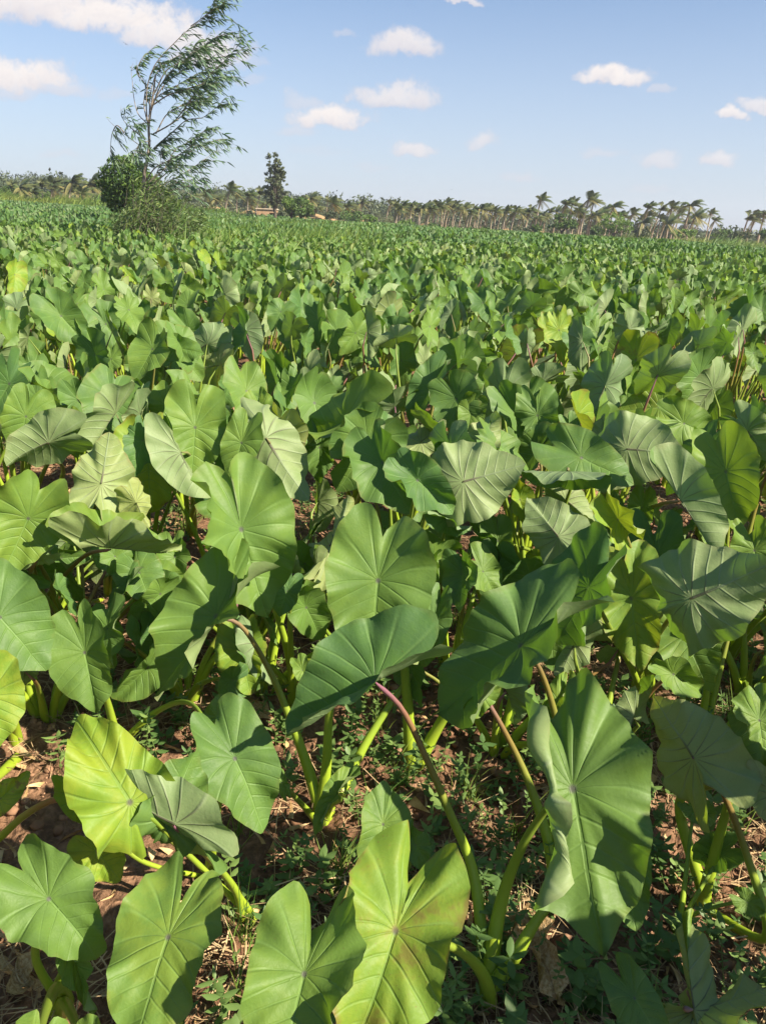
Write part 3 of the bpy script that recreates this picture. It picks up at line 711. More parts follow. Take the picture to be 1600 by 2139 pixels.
   D(P=(880, 922), h=.78, T=(935, 880), tilt=-10, roll=165, w=.9, col=(.35, .1, .1), via=[(850, 985), (825, 1050)], pu=.4, r0=.012),
 ]),
 ('taro plant right of the middle behind the great dark leaf, with two tall green stalks', (862, 1590), [
   D(P=(852, 1290), h=.55, T=(865, 1390), tilt=0, roll=160, w=1.0, f=(10, 10), wave=.04, col=(.5, .2, .5), via=[(845, 1380), (852, 1480)], r0=.024, r1=.011, pu=.0),
   D(P=(1010, 1390), h=.40, T=(1020, 1330), tilt=0, roll=170, w=.8, col=(.2, .3, 0), via=[(960, 1450), (920, 1510)], r0=.022, r1=.011, pu=.0),
 ]),
 ('taro plant on the right with a horizontal trough shaped leaf curled over at the front', (1180, 1230), [
   D(P=(1185, 985), h=.84, T=(1085, 985), tilt=-8, roll=-68, w=1.0, f=(20, 20), c=(50, 30), b=(10, 8), wave=.05, col=(.10, .7, .05), pu=.5, lo=(1.07, 1.07)),
   D(P=(1165, 1120), h=.66, T=(1100, 1040), tilt=-8, roll=168, w=1.15, f=(10, 24), c=(8, 10), wave=.04, col=(.15, .4, .05), pu=.9, lo=(1.07, 1.07), label='leaf back with a dark midrib'),
   D(P=(1040, 1130), h=.50, T=(1045, 1200), tilt=5, roll=0, w=1.0, col=(.2, .4, .0), pu=.2),
 ]),
 ('taro plant on the right with a pale ribbed leaf back on a short violet stalk', (1240, 1180), [
   D(P=(1309, 938), h=.84, T=(1434, 948), tilt=-4, roll=176, w=1.28, f=(4, 6), c=(8, 10), b=(-18, 115), wave=.035, col=(.12, .18, .05), via=[(1286, 948), (1262, 985)], pu=1.0, lo=(1.12, 1.10), label='ribbed leaf back lit from the left'),
   D(P=(1262, 920), h=.80, T=(1265, 860), tilt=-10, roll=165, w=.9, col=(.55, .4, .8), pu=.5, wave=.06, label='browned old leaf'),
   D(P=(1340, 1060), h=.60, T=(1330, 1120), tilt=0, roll=10, w=.9, col=(.3, .1, 0), pu=.2),
 ]),
 ('taro plant on the right with a tall curved leaf in front of a brighter one', (1500, 1250), [
   D(P=(1420, 1046), h=.82, T=(1502, 1172), tilt=0, roll=-166, w=1.0, f=(4, 96), c=(8, 12), b=(-10, -6), wave=.03, col=(.15, .35, .0), via=[(1375, 1055), (1330, 1085)], pu=.9, lo=(1.07, 1.07), label='tall curved grey green leaf back'),
   D(P=(1515, 985), h=.88, T=(1545, 1110), tilt=4, roll=-14, w=1.05, f=(8, 30), c=(10, 20), wave=.05, col=(.38, .1, .0), pu=.4, label='bright tall leaf behind'),
   D(P=(1575, 1150), h=.76, T=(1590, 1240), tilt=0, roll=-6, w=1.0, wave=.06, col=(.30, .1, .0), pu=.4),
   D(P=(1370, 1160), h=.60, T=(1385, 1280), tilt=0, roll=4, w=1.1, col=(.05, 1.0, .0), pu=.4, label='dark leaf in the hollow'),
 ]),
 ('taro plant right of the middle with a ragged wind torn leaf', (1150, 1100), [
   D(P=(1122, 868), h=.88, T=(1130, 945), tilt=0, roll=-4, w=1.1, f=(6, 10), c=(4, 8), wave=.07, rag=1.0, col=(.15, .4, .0), pu=.3, lo=(1.10, 1.09)),
   D(P=(1190, 905), h=.80, T=(1200, 960), tilt=0, roll=-20, w=.9, col=(.1, .5, 0), pu=.2),
 ]),
 ('taro plant towards the right edge with a broad sunny leaf spread sideways', (1460, 1120), [
   D(P=(1428, 885), h=.88, T=(1500, 915), tilt=-25, roll=-20, w=1.1, f=(8, 12), c=(4, 10), wave=.05, col=(.28, .15, .0), pu=.3, lo=(1.10, 1.09)),
   D(P=(1560, 900), h=.86, T=(1610, 960), tilt=-6, roll=-165, w=1.1, f=(8, 12), col=(.1, .4, .0), pu=.8),
 ]),
 ('taro plant on the left edge with a pale folded leaf back under a bright leaf', (60, 1120), [
   D(P=(102, 925), h=.84, T=(10, 960), tilt=-30, roll=148, w=1.15, f=(10, 34), c=(10, 20), wave=.04, col=(.15, .3, .05), pu=.9, via=[(118, 955), (130, 1000)], lo=(1.07, 1.10), label='pale folded leaf back'),
   D(P=(55, 870), h=.90, T=(35, 950), tilt=-6, roll=0, w=1.1, f=(6, 10), col=(.25, .2, .0), pu=.3),
   D(P=(150, 900), h=.76, T=(165, 960), tilt=0, roll=0, w=1.1, col=(.40, .0, .0), pu=.2),
 ]),
]
for i, (lab, b, lv) in enumerate(PLANTS): explicit_plant(lab, b, lv, 40 + i)
# ------------------------------------------------------------------ the rest of the taro field
PROTO = []
for i in range(24):
    r = np.random.default_rng(900 + i)
    if i > 21:                        # young leaves still rolled up
        PROTO.append(blade_mesh('leaf', 900 + i, rings=10, segs=44, w=.8, fold=(50, 60), curl=(95, 110), bend=(-14, 8), wave=.03)); continue
    PROTO.append(blade_mesh('leaf', 900 + i, rings=10, segs=44, w=r.uniform(.76, 1.12), fold=(r.uniform(-4, 42), r.uniform(-4, 42)), curl=(r.uniform(-16, 42), r.uniform(-16, 42)),
                 bend=(r.uniform(-50, 20), r.uniform(-30, 10) if i % 3 else r.uniform(30, 100)), wave=r.uniform(.03, .075), lobe=(r.uniform(.72, 1.15), r.uniform(.72, 1.15)), rag=(.8 if i % 7 == 6 else 0), corr=.012))

def leaf_pose(rr, d):
    """random blade direction: tips hang down, faces mostly turned to the windward, sunny side"""
    q = rr.random()
    if q < 0.60:
        az = math.radians(rr.normal(170, 50))            # upper face looks this way (0 = +Y, clockwise)
    elif q < 0.82:
        az = math.radians(rr.normal(20, 40))             # turned over by the wind
    else:
        az = rr.uniform(0, 2 * math.pi)
    el = math.radians(rr.uniform(-4, 38))
    n = Vector((math.sin(az) * math.cos(el), math.cos(az) * math.cos(el), math.sin(el)))
    down = Vector((0, 0, -1)); down = (down - n * down.dot(n)).normalized()
    t = Matrix.Rotation(math.radians(rr.normal(14, 34)), 3, n) @ down
    return t, n

def leaf_col(rr):
    y = rr.random()
    yel = rr.uniform(0, .26) if y < .95 else rr.uniform(.45, .9)
    return (yel, rr.uniform(0, .8) if yel < .4 else rr.uniform(0, .25), (rr.uniform(0, .25) if yel < .4 else rr.uniform(.1, .9)))

def inside(x, y, margin):
    # half width of the picture at distance y, seen at canopy height
    return abs(x + 0.0) < 0.50 * math.hypot(y, 0.8) * 1.02 + margin

SPC = 0.62
cells = []; OUTER = []
ry = np.random.default_rng(5)
gy = 2.95
while gy < 122:
    k = int((0.52 * gy + 3.2) / SPC) + 2
    for gx in range(-k, k + 1):
        x = gx * SPC + ry.uniform(-.22, .22); y = gy + ry.uniform(-.22, .22)
        if inside(x, y, 0.9): cells.append((math.hypot(x, y), x, y))
        elif inside(x, y, 2.6): OUTER.append((math.hypot(x, y), x, y))
    gy += SPC
LOWP = []
for (y0, y1, nn) in ((1.95, 2.45, 9), (2.45, 2.95, 13)):
    for q in range(nn):
        yq = ry.uniform(y0, y1); xq = (-1 + 2 * (q + ry.uniform(.2, .8)) / nn) * (.5 * yq + .45); LOWP.append((math.hypot(xq, yq) - 1.5, xq, yq))
cells += LOWP
cells.sort()
N_IND = 300 - len(PLANTS)
ind, rest = cells[:N_IND], cells[N_IND:]
print('individual plants reach to', ind[-1][0], 'field plants', len(rest))
BANDS = [(4.6, 'behind the foreground'), (6.6, 'in nearer rows'), (8.4, 'in middle rows'), (10.4, 'in upper middle rows'), (99, 'in farther rows')]
def side_of(x, y):
    v = Vector((x, y, .7)) - CAM; px = CX + FPX * v.dot(Rv) / v.dot(Fv)
    for lim, t in ((110, 'at the left edge'), (235, 'below the left grass'), (380, 'below the windblown tree'), (520, 'right of the windblown tree'), (640, 'below the slender tree'), (790, 'below the sandy bank'),
                   (950, 'below the palm row'), (1100, 'below the crowded palms'), (1220, 'below the flat tree'), (1340, 'below the feathery tree'), (1470, 'below the tall palm pair')):
        if px < lim: return t
    return 'at the right edge'
for (d, x, y) in ind:
    rr = np.random.default_rng(int(x * 1000 + 50000) * 7 + int(y * 1000))
    b = Vector((x, y, gz(x, y)))
    pl = empty('taro_plant', b)
    band = next(t for lim, t in BANDS if d < lim)
    cols = []; tall = 0; backs = 0
    nl = int(rr.integers(6, 10)); a0 = rr.uniform(0, 6.28); lowp = y < 2.95 and d < 2.6 and math.hypot(x, y) > d + 1
    for i in range(nl):
        az = a0 + i * 2 * math.pi / nl + rr.uniform(-.4, .4)
        reach = rr.uniform(.10, .38); h = rr.uniform(.55, .98) if i else rr.uniform(.85, 1.0)
        if d < 3.8: h = min(h, .82)
        if lowp: h = rr.uniform(.24, .50)
        P = b + Vector((math.sin(az) * reach + .04, math.cos(az) * reach, h))
        t, n = leaf_pose(rr, d)
        size = rr.uniform(.135, .23) * (1.0 if h > .65 else .85) * (.8 if lowp else 1)
        lc = leaf_col(rr); cols.append(lc); tall = max(tall, h); backs += n.dot((CAM - P).normalized()) < -.25
        P = P + n * 0.05
        add_leaf(pl, b + Vector((math.sin(az) * .03, math.cos(az) * .03, -.01)), P, t, n, size, PROTO[int(rr.integers(len(PROTO)))], lc, float(rr.choice([.15, .5, 1.0])),
                 r=(.018, .005), nseg=9, sides=6)

    hue = sum(c[1] for c in cols) / nl
    look = ('tall ' if tall > .95 else 'low ' if tall < .87 else '') + ('bluish green' if hue > .45 else 'bright green' if hue < .22 else 'mid green')
    ex = 'with yellowed leaf' if any(c[0] > .5 for c in cols) else 'with grey leaf backs' if backs > 1 else 'with one grey leaf back' if backs else ''
    lab = ' '.join(('%s taro %s %s, %s' % ('short ' + look.split(' ', 1)[-1] if lowp else look, ex, 'among the foreground stalks' if lowp else band, side_of(x, y))).split()).replace(' ,', ',')
    if len(lab.split()) > 16: lab = lab.replace('with one grey leaf back', 'with grey leaf').replace('below the ', 'below ').replace('right of the ', 'right of ')
    if len(lab.split()) > 16: lab = lab.replace('grey leaf backs', 'grey leaves').replace('among the ', 'among ').replace('behind the ', 'behind ')
    tag(pl, lab, 'taro plant', TG)

# everything beyond the nearest three hundred is one mass of leaves
def lod(rings, segs, seed):
    r = np.random.default_rng(seed)
    V, Q, T, lp, ed = blade(seed, rings=rings, segs=segs, w=r.uniform(.76, 1.12), fold=(r.uniform(0, 45), r.uniform(0, 48)), curl=(r.uniform(-10, 40), r.uniform(-10, 40)), bend=(r.uniform(-45, 10), r.uniform(-20, 10)), wave=.07, corr=.012)
    F = np.vstack([np.hstack([T, -np.ones((len(T), 1), int)]), Q])
    return V, F, lp, ed
def merge_leaves(specs, lods, seed):
    """specs: list of (P, t, n, size, col)"""
    Vs, Fs, LP, ED, TI = [], [], [], [], []
    rr = np.random.default_rng(seed)
    idx = rr.integers(0, len(lods), len(specs)); off = 0
    P = np.array([s[0] for s in specs]); T = np.array([s[1] for s in specs]); N = np.array([s[2] for s in specs]); S = np.array([s[3] for s in specs]); K = np.array([s[4] for s in specs])
    X = np.cross(T, N)
    for j, (V, F, lp, ed) in enumerate(lods):
        m = np.where(idx == j)[0]; nm = len(m)
        if not nm: continue
        W_ = P[m][:, None, :] + S[m][:, None, None] * (V[None, :, 0:1] * X[m][:, None, :] + V[None, :, 1:2] * T[m][:, None, :] + V[None, :, 2:3] * N[m][:, None, :])
        Vs.append(W_.reshape(-1, 3))
        nv = len(V)
        FF = F[None, :, :] + (off + np.arange(nm) * nv)[:, None, None]
        FF = np.where(F[None, :, :] < 0, -1, FF)
        Fs.append(FF.reshape(-1, 4)); off += nm * nv
        LP.append(np.tile(lp, (nm, 1))); ED.append(np.tile(ed, nm)); TI.append(np.repeat(K[m], nv, axis=0))
    V = np.vstack(Vs); F = np.vstack(Fs); tri = F[:, 3] < 0; q = F[~tri]
    Ft = np.vstack([F[tri][:, :3], q[:, [0, 1, 2]], q[:, [0, 2, 3]]])
    return V, Ft, np.vstack(LP), np.concatenate(ED), np.vstack(TI)

def field_edge(x):
    return 116.0
specsA, specsB = [], []
rr = np.random.default_rng(77)
for q in range(60):                    # rows beside the picture, beyond its edges
    yq = -0.6 + 3.5 * (q % 12) / 11 + ry.uniform(-.12, .12); sg = 1 if q % 2 else -1; xq = sg * (.50 * max(yq, .5) + 0.95 + .62 * (q // 24) + ry.uniform(-.12, .12))
    OUTER.append((math.hypot(xq, yq), xq, yq))
rest = sorted([c for c in rest + OUTER if c[2] < 117])
for (d, x, y) in rest:
    if d > 55 and rr.random() < .35: continue
    if d > 18 and vnoise(x * .16 + 3, y * .16, 33) > .34: continue
    nl = int(rr.integers(7, 11)) if d < 34 else int(rr.integers(6, 9)) if d < 60 else 5
    g = gz(x, y) if d < 60 else float(-0.022 * x * min(1, (d - 12) / 88))
    hs = 1 + 0.5 * float(vnoise(x * .12, y * .12, 21))
    for i in range(nl):
        az = rr.uniform(0, 6.28); reach = rr.uniform(.08, .36); h = rr.uniform(.5, 1.0) * hs
        t, n = leaf_pose(rr, d)
        s = rr.uniform(.13, .22) * (1.25 if d > 55 else 1.0)
        col = (*leaf_col(rr), rr.random())
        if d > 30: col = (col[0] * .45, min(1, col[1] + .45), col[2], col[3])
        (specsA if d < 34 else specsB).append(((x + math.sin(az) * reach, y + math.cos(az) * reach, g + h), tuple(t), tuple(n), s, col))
print('field leaves', len(specsA), len(specsB))
LA = [lod(5, 22, 300 + i) for i in range(8)]; LB = [lod(2, 10, 320 + i) for i in range(6)]
va = merge_leaves(specsA, LA, 1); vb = merge_leaves(specsB, LB, 2)
V = np.vstack([va[0], vb[0]]); F = np.vstack([va[1], vb[1] + len(va[0])])
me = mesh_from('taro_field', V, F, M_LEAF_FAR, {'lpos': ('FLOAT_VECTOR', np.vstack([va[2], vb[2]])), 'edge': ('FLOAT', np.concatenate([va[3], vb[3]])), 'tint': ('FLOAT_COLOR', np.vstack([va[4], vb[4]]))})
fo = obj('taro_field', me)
tag(fo, 'dense far rows of taro leaves stretching to the palms', 'taro field', None, 'stuff')

# stalks that show between the rows of the nearer part of the mass
bg_ = Bag()
for (d, x, y) in rest:
    if d > 22: break
    g = gz(x, y)
    for i in range(4):
        az = rr.uniform(0, 6.28)
        top = np.array([x + math.sin(az) * .16, y + math.cos(az) * .16, g + rr.uniform(.5, .75)])
        path = spline([(x, y, g - .02), (x + (top[0] - x) * .4, y + (top[1] - y) * .4, g + .35), top], 4)
        Vv, Q = tube(path, np.array([.014, .011, .008, .006]), 4)
        bg_.add(Vv, Q, along=np.repeat([0, .3, .6, .9], 4))
so = obj('taro_stalks', bg_.mesh('taro_stalks', M_STALK)); so.color = (.3, 0, 0, 1)
tag(so, 'lime green stalks standing between the farther taro rows', 'taro stalks', None, 'stuff')
# ------------------------------------------------------------------ ground cover under the plants
M_STRAW = plain_mat('dry_straw', (0.30, 0.19, 0.10, 1), (0.54, 0.39, 0.22, 1), 9.0, 0.85)
M_CLOD = plain_mat('soil_clods', (0.20, 0.105, 0.06, 1), (0.38, 0.22, 0.135, 1), 7.0, 0.95, 0.6)
M_DEAD = plain_mat('dead_leaf', (0.42, 0.25, 0.10, 1), (0.62, 0.44, 0.24, 1), 16.0, 0.8, 0.5)
M_WEED = far_leaf_material('weed_leaf', (0.07, 0.14, 0.04, 1), (0.20, 0.29, 0.08, 1), (0.12, 0.22, 0.08, 1), (0.14, 0.28, 0.03, 1))
M_GRASS = far_leaf_material('grass_blade', (0.07, 0.17, 0.03, 1), (0.22, 0.28, 0.05, 1), None, (0.18, 0.3, 0.04, 1))
M_GRASS_DRY = far_leaf_material('tall_bright_grass', (0.10, 0.20, 0.03, 1), (0.25, 0.28, 0.05, 1), None, (0.25, 0.35, 0.04, 1))

def near_z(x, y):
    d = np.hypot(x, y)
    return ground_z(x, y) + (0.055 * vnoise(x * 5, y * 5, 11) + 0.035 * vnoise(x * 13, y * 13, 12) + 0.022 * vnoise(x * 34, y * 34, 13)) * (1 - sstep(d, 7, 14))

def near_xy(n, rg, ymin=0.45, ymax=6.5, power=1.35):
    y = ymin + (ymax - ymin) * rg.random(n) ** power
    x = (rg.random(n) * 2 - 1) * (0.62 * y + 0.7)
    return x, y

rg = np.random.default_rng(31)
# clods of soil
n = 15000
x, y = near_xy(n, rg); keep = vnoise(x * 1.6, y * 1.6, 51) > -0.22; x, y = x[keep], y[keep]; n = len(x)
ico_v = np.array([[0, 0, 1], [.89, 0, .45], [.28, .85, .45], [-.72, .53, .45], [-.72, -.53, .45], [.28, -.85, .45], [.72, .53, -.45], [-.28, .85, -.45], [-.89, 0, -.45], [-.28, -.85, -.45], [.72, -.53, -.45], [0, 0, -1]])
ico_f = np.array([[0, 1, 2], [0, 2, 3], [0, 3, 4], [0, 4, 5], [0, 5, 1], [1, 6, 2], [2, 7, 3], [3, 8, 4], [4, 9, 5], [5, 10, 1], [6, 7, 2], [7, 8, 3], [8, 9, 4], [9, 10, 5], [10, 6, 1], [11, 7, 6], [11, 8, 7], [11, 9, 8], [11, 10, 9], [11, 6, 10]])
s = 0.003 + 0.017 * rg.random(n) ** 4
V = ico_v[None] * s[:, None, None] * (0.7 + 0.6 * rg.random((n, 12, 1))) * np.array([1, 1, .75]) + np.stack([x, y, near_z(x, y) + s * .25], 1)[:, None, :]
F = (ico_f[None] + (np.arange(n) * 12)[:, None, None]).reshape(-1, 3)
tag(obj('soil_clods', mesh_from('soil_clods', V.reshape(-1, 3), F, M_CLOD, smooth=False)), 'loose reddish brown clods and crumbs of soil', 'soil clods', None, 'stuff')

def ribbons(P, D, Wd, L, curve, segs, rg, taper=True, up=None):
    """flat blades: start P, direction D, width, length, bend vector"""
    n = len(P); t = np.linspace(0, 1, segs + 1)
    path = P[:, None, :] + D[:, None, :] * (L[:, None] * t)[:, :, None] + curve[:, None, :] * (L[:, None] * t ** 2)[:, :, None]
    S = np.cross(D, np.array([0, 0, 1.0])) if up is None else np.cross(D, up)
    S = S + 0.5 * rg.normal(size=S.shape); S /= np.linalg.norm(S, axis=1)[:, None] + 1e-9
    wd = Wd[:, None] * ((1 - t ** 1.8) if taper else np.ones_like(t))[None, :]
    wd = np.maximum(wd, 0.08 * Wd[:, None])
    A = path - S[:, None, :] * wd[:, :, None] * .5; B = path + S[:, None, :] * wd[:, :, None] * .5
    V = np.stack([A, B], 2).reshape(n, -1, 3)
    i = np.arange(segs)[:, None] * 2; q = np.hstack([i, i + 1, i + 3, i + 2])
    F = (q[None] + (np.arange(n) * (segs + 1) * 2)[:, None, None]).reshape(-1, 4)
    return V.reshape(-1, 3), F, (segs + 1) * 2

# straw litter
n = 36000
x, y = near_xy(n, rg, power=1.2); keep = (vnoise(x * 1.3, y * 1.3, 61) + .35 * vnoise(x * 5, y * 5, 62)) > -0.06 - 0.12 * (rg.random(n) < .35); x, y = x[keep], y[keep]; n = len(x)
a = rg.uniform(0, 6.28, n); D_ = np.stack([np.cos(a), np.sin(a), rg.normal(0, .13, n)], 1)
V, F, _ = ribbons(np.stack([x, y, near_z(x, y) + rg.uniform(.004, .026, n)], 1), D_, rg.uniform(.0014, .0038, n), rg.uniform(.04, .20, n), rg.normal(0, .28, (n, 3)) * [1, 1, .25], 4, rg, taper=False)
tag(obj('dry_straw', mesh_from('dry_straw', V, F, M_STRAW)), 'dry tan straw scattered over the soil between the plants', 'straw', None, 'stuff')

# crumbled dry leaf litter
n = 2600
x, y = near_xy(n, rg, power=1.15); a = rg.uniform(0, 6.28, n); L = rg.uniform(.015, .06, n)
D_ = np.stack([np.cos(a), np.sin(a), rg.normal(0, .25, n)], 1)
V, F, _ = ribbons(np.stack([x, y, near_z(x, y) + rg.uniform(.003, .02, n)], 1), D_, L * rg.uniform(.25, .6, n), L, rg.normal(0, .5, (n, 3)), 3, rg)
tag(obj('leaf_litter', mesh_from('leaf_litter', V, F, M_DEAD)), 'crumbled brown leaf litter strewn over the soil', 'leaf litter', None, 'stuff')

# low weeds with paired leaves
wl = np.array([[0, 0, 0], [.22, .30, .05], [.20, .68, .05], [0, 1.0, -.06], [-.20, .68, .05], [-.22, .30, .05], [0, .33, 0], [0, .68, .01]])
wf = np.array([[0, 1, 6, -1], [0, 6, 5, -1], [6, 1, 2, 7], [5, 6, 7, 4], [7, 2, 3, -1], [4, 7, 3, -1]])
Vw, Fw, Tw, off = [], [], [], 0
Sg = Bag()
x, y = near_xy(4400, rg, power=1.15)
keep = (vnoise(x * 1.5, y * 1.5, 71) + .3 * vnoise(x * 6, y * 6, 72)) > -0.03; x, y = x[keep], y[keep]
z = near_z(x, y)
for k in range(len(x)):
    hgt = rg.uniform(.02, .15) * (1.3 if rg.random() < .2 else 1); lean = rg.normal(0, .25, 2)
    big = rg.uniform(.010, .034); slim = rg.uniform(.6, 1.2); tint = rg.random()
    nodes = int(2 + hgt / .026)
    for j in range(nodes):
        u = (j + 1) / nodes
        c = np.array([x[k] + lean[0] * hgt * u, y[k] + lean[1] * hgt * u, z[k] + hgt * u])
        a0 = rg.uniform(0, 3.14)
        for q in range(2 if j < nodes - 1 else 4):
            aa = a0 + q * (math.pi if j < nodes - 1 else math.pi / 2) + rg.normal(0, .2)
            tl = rg.uniform(-.25, .7); s_ = big * rg.uniform(.7, 1.25)
            t_ = np.array([math.cos(aa) * math.cos(tl), math.sin(aa) * math.cos(tl), math.sin(tl)]); x_ = np.array([-math.sin(aa), math.cos(aa), 0]) ; n_ = np.cross(t_, -x_)
            Vw.append(c + s_ * 1.25 * (wl[:, 0:1] * -x_ * slim + wl[:, 1:2] * t_ + wl[:, 2:3] * n_)); Fw.append(np.where(wf < 0, -1, wf + off)); off += 8
            Tw.append(np.tile([tint, 0, 0, 1], (8, 1)))
    pth = np.array([[x[k], y[k], z[k] - .005], [x[k] + lean[0] * hgt, y[k] + lean[1] * hgt, z[k] + hgt]])
    Vt, Qt = tube(pth, np.array([.0016, .0009]), 3)
    Vw.append(Vt); Fw.append(Qt + off); off += len(Vt); Tw.append(np.tile([.8, 0, 0, 1], (len(Vt), 1)))
F = np.vstack(Fw); tri = F[:, 3] < 0; q = F[~tri]
F = np.vstack([F[tri][:, :3], q[:, [0, 1, 2]], q[:, [0, 2, 3]]])
tag(obj('weeds', mesh_from('weeds', np.vstack(Vw), F, M_WEED, {'tint': ('FLOAT_COLOR', np.vstack(Tw))}, smooth=False)), 'low green weeds with small paired leaves covering the soil', 'weeds', None, 'stuff')

def grass_patch(name, label, x, y, z, h, wd, mat, wind=.25, seed=3, tint=None, segs=3):
    rg = np.random.default_rng(seed); n = len(x)
    a = rg.uniform(0, 6.28, n); sp = rg.uniform(0, .55, n)
    D_ = np.stack([np.cos(a) * sp, np.sin(a) * sp, np.ones(n)], 1); D_ /= np.linalg.norm(D_, axis=1)[:, None]
    cv = np.stack([np.cos(a) * .35 * rg.random(n) + wind, np.sin(a) * .35 * rg.random(n), -rg.uniform(.05, .4, n)], 1)
    V, F, k = ribbons(np.stack([x, y, z], 1), D_, wd, h, cv, segs, rg, up=np.array([0, 1.0, 0]))
    ti = np.repeat(rg.random(n) if tint is None else tint, k)
    T = np.stack([ti, ti * 0, ti * 0, ti * 0 + 1], 1)
    tag(obj(name, mesh_from(name, V, F, mat, {'tint': ('FLOAT_COLOR', T)})), label, 'grass', None, 'stuff')

# tufts of grass in the foreground
cx, cy = near_xy(210, rg, power=1.0); m = 24
x = (cx[:, None] + rg.normal(0, .018, (210, m))).ravel(); y = (cy[:, None] + rg.normal(0, .018, (210, m))).ravel()
grass_patch('grass_tufts', 'thin green grass tufts between the taro plants', x, y, near_z(x, y), rg.uniform(.05, .22, len(x)), rg.uniform(.002, .005, len(x)), M_GRASS, .1, 5, segs=4)
# mixed tall grass in the field right of the blown tree
def az_xy(n, a0, a1, d0, d1, rg):
    a = np.radians(rg.uniform(a0, a1, n)); d = np.sqrt(rg.uniform(d0 * d0, d1 * d1, n)); return np.sin(a) * d, np.cos(a) * d
x, y = az_xy(26000, -17, 2, 17, 62, rg)
azv = np.degrees(np.arctan2(x, y)); dd = np.hypot(x, y)
keep = rg.random(len(x)) < (1 - sstep(azv, -7, 1)) * (.25 + sstep(vnoise(x * .35, y * .35, 8), -.15, .2)) * sstep(dd, 16, 24); x, y = x[keep], y[keep]
grass_patch('field_grass', 'long green grass blades growing through the taro near the blown tree', x, y, ground_z(x, y) + .1, rg.uniform(.9, 1.55, len(x)), rg.uniform(.018, .035, len(x)) * (1 + np.hypot(x, y) * .012), M_GRASS, .18, 6)
# rough grass along the far edge of the field
x, y = az_xy(26000, -33, 33, 106, 127, rg); azv = np.degrees(np.arctan2(x, y))
hh = (.55 + 1.25 * sstep(azv, -6, -14) + 1.1 * sstep(azv, 9, 20)) * (.7 + .9 * (vnoise(azv * .5, y * .1, 44) + .5))
grass_patch('edge_grass', 'rough bright green grass along the far edge of the field', x, y, ground_z(x, y), hh * rg.uniform(.7, 1.3, len(x)), rg.uniform(.10, .20, len(x)), M_GRASS_DRY, .3, 7, tint=np.clip(vnoise(azv * .6, y * .06, 45) * 1.2 + .3 + rg.uniform(-.2, .3, len(x)), 0, 1))

# dead leaves lying between the plants
def dead_leaf(px, py, size, label, ang, seed, h=.03):
    p = on_plane(px, py, h)
    V, Q, T, lp, ed = blade(seed, rings=9, segs=36, w=.8, fold=(30, 40), curl=(60, 45), bend=(-60, 40), wave=.10, rag=.5)
    me = mesh_from('dead_leaf', V, [tuple(q) for q in Q] + [tuple(t) for t in T], M_DEAD)
    o = obj('dead_leaf', me)
    t = Vector((math.cos(ang), math.sin(ang), .15)); n = Vector((.15, -.35, 1))
    o.matrix_basis = frame_mat(p, t, n, size)
    tag(o, label, 'dead leaf', 'dead leaves on the ground')
dead_leaf(128, 1262, .13, 'tan dead leaf curled between lime stalks at the left', .4, 61, .07)
dead_leaf(245, 1590, .08, 'orange brown dead leaf behind the glowing yellow green leaf', 1.4, 62, .05)
dead_leaf(45, 2040, .10, 'pale brown dead leaf on dark soil near the left bottom corner', 2.4, 63, .04)
dead_leaf(1110, 1975, .13, 'limp brown dead leaf hanging by the thick stalks at bottom', -1.2, 64, .08)
dead_leaf(520, 1480, .09, 'dull brown leaf litter under the half folded leaf', -.4, 65, .03)
dead_leaf(330, 2000, .07, 'crumpled straw coloured leaf beside the dark olive leaf', .9, 66, .03)
dead_leaf(1095, 1210, .08, 'small yellow tipped dead leaf left of the wide bluish leaf', .2, 67, .12)
# ------------------------------------------------------------------ trees
M_BARK = plain_mat('bark', (0.16, 0.13, 0.10, 1), (0.30, 0.25, 0.20, 1), 12.0, 0.9, 0.6)
M_BARKD = plain_mat('dark_bark', (0.07, 0.055, 0.04, 1), (0.14, 0.11, 0.08, 1), 5.0, 0.9, 0.5)
M_PALMT = plain_mat('palm_trunk', (0.22, 0.17, 0.12, 1), (0.36, 0.29, 0.22, 1), 2.0, 0.9)
M_WILLOW = far_leaf_material('long_leaf', (0.055, 0.12, 0.055, 1), (0.16, 0.24, 0.11, 1), (0.16, 0.24, 0.15, 1), (0.09, 0.2, 0.03, 1), .22)
M_BRUSH = far_leaf_material('brush_leaf', (0.055, 0.11, 0.03, 1), (0.17, 0.22, 0.06, 1), None, (0.12, 0.2, 0.03, 1), .22)
M_TREEG = far_leaf_material('broad_leaf', (0.045, 0.10, 0.025, 1), (0.13, 0.20, 0.035, 1), None, (0.11, 0.2, 0.02, 1), .2)
M_TREEB = far_leaf_material('bright_leaf', (0.09, 0.18, 0.03, 1), (0.20, 0.28, 0.05, 1), None, (0.16, 0.28, 0.03, 1), .25)
M_OLIVE = far_leaf_material('olive_leaf', (0.065, 0.085, 0.04, 1), (0.14, 0.16, 0.075, 1), None, (0.1, 0.14, 0.03, 1), .2)
M_FROND = far_leaf_material('palm_frond', (0.06, 0.10, 0.035, 1), (0.32, 0.27, 0.10, 1), None, (0.16, 0.18, 0.03, 1), .2)
M_WOOD = far_leaf_material('woodland_leaf', (0.04, 0.062, 0.028, 1), (0.11, 0.13, 0.055, 1), None, (0.08, 0.12, 0.03, 1), .15)

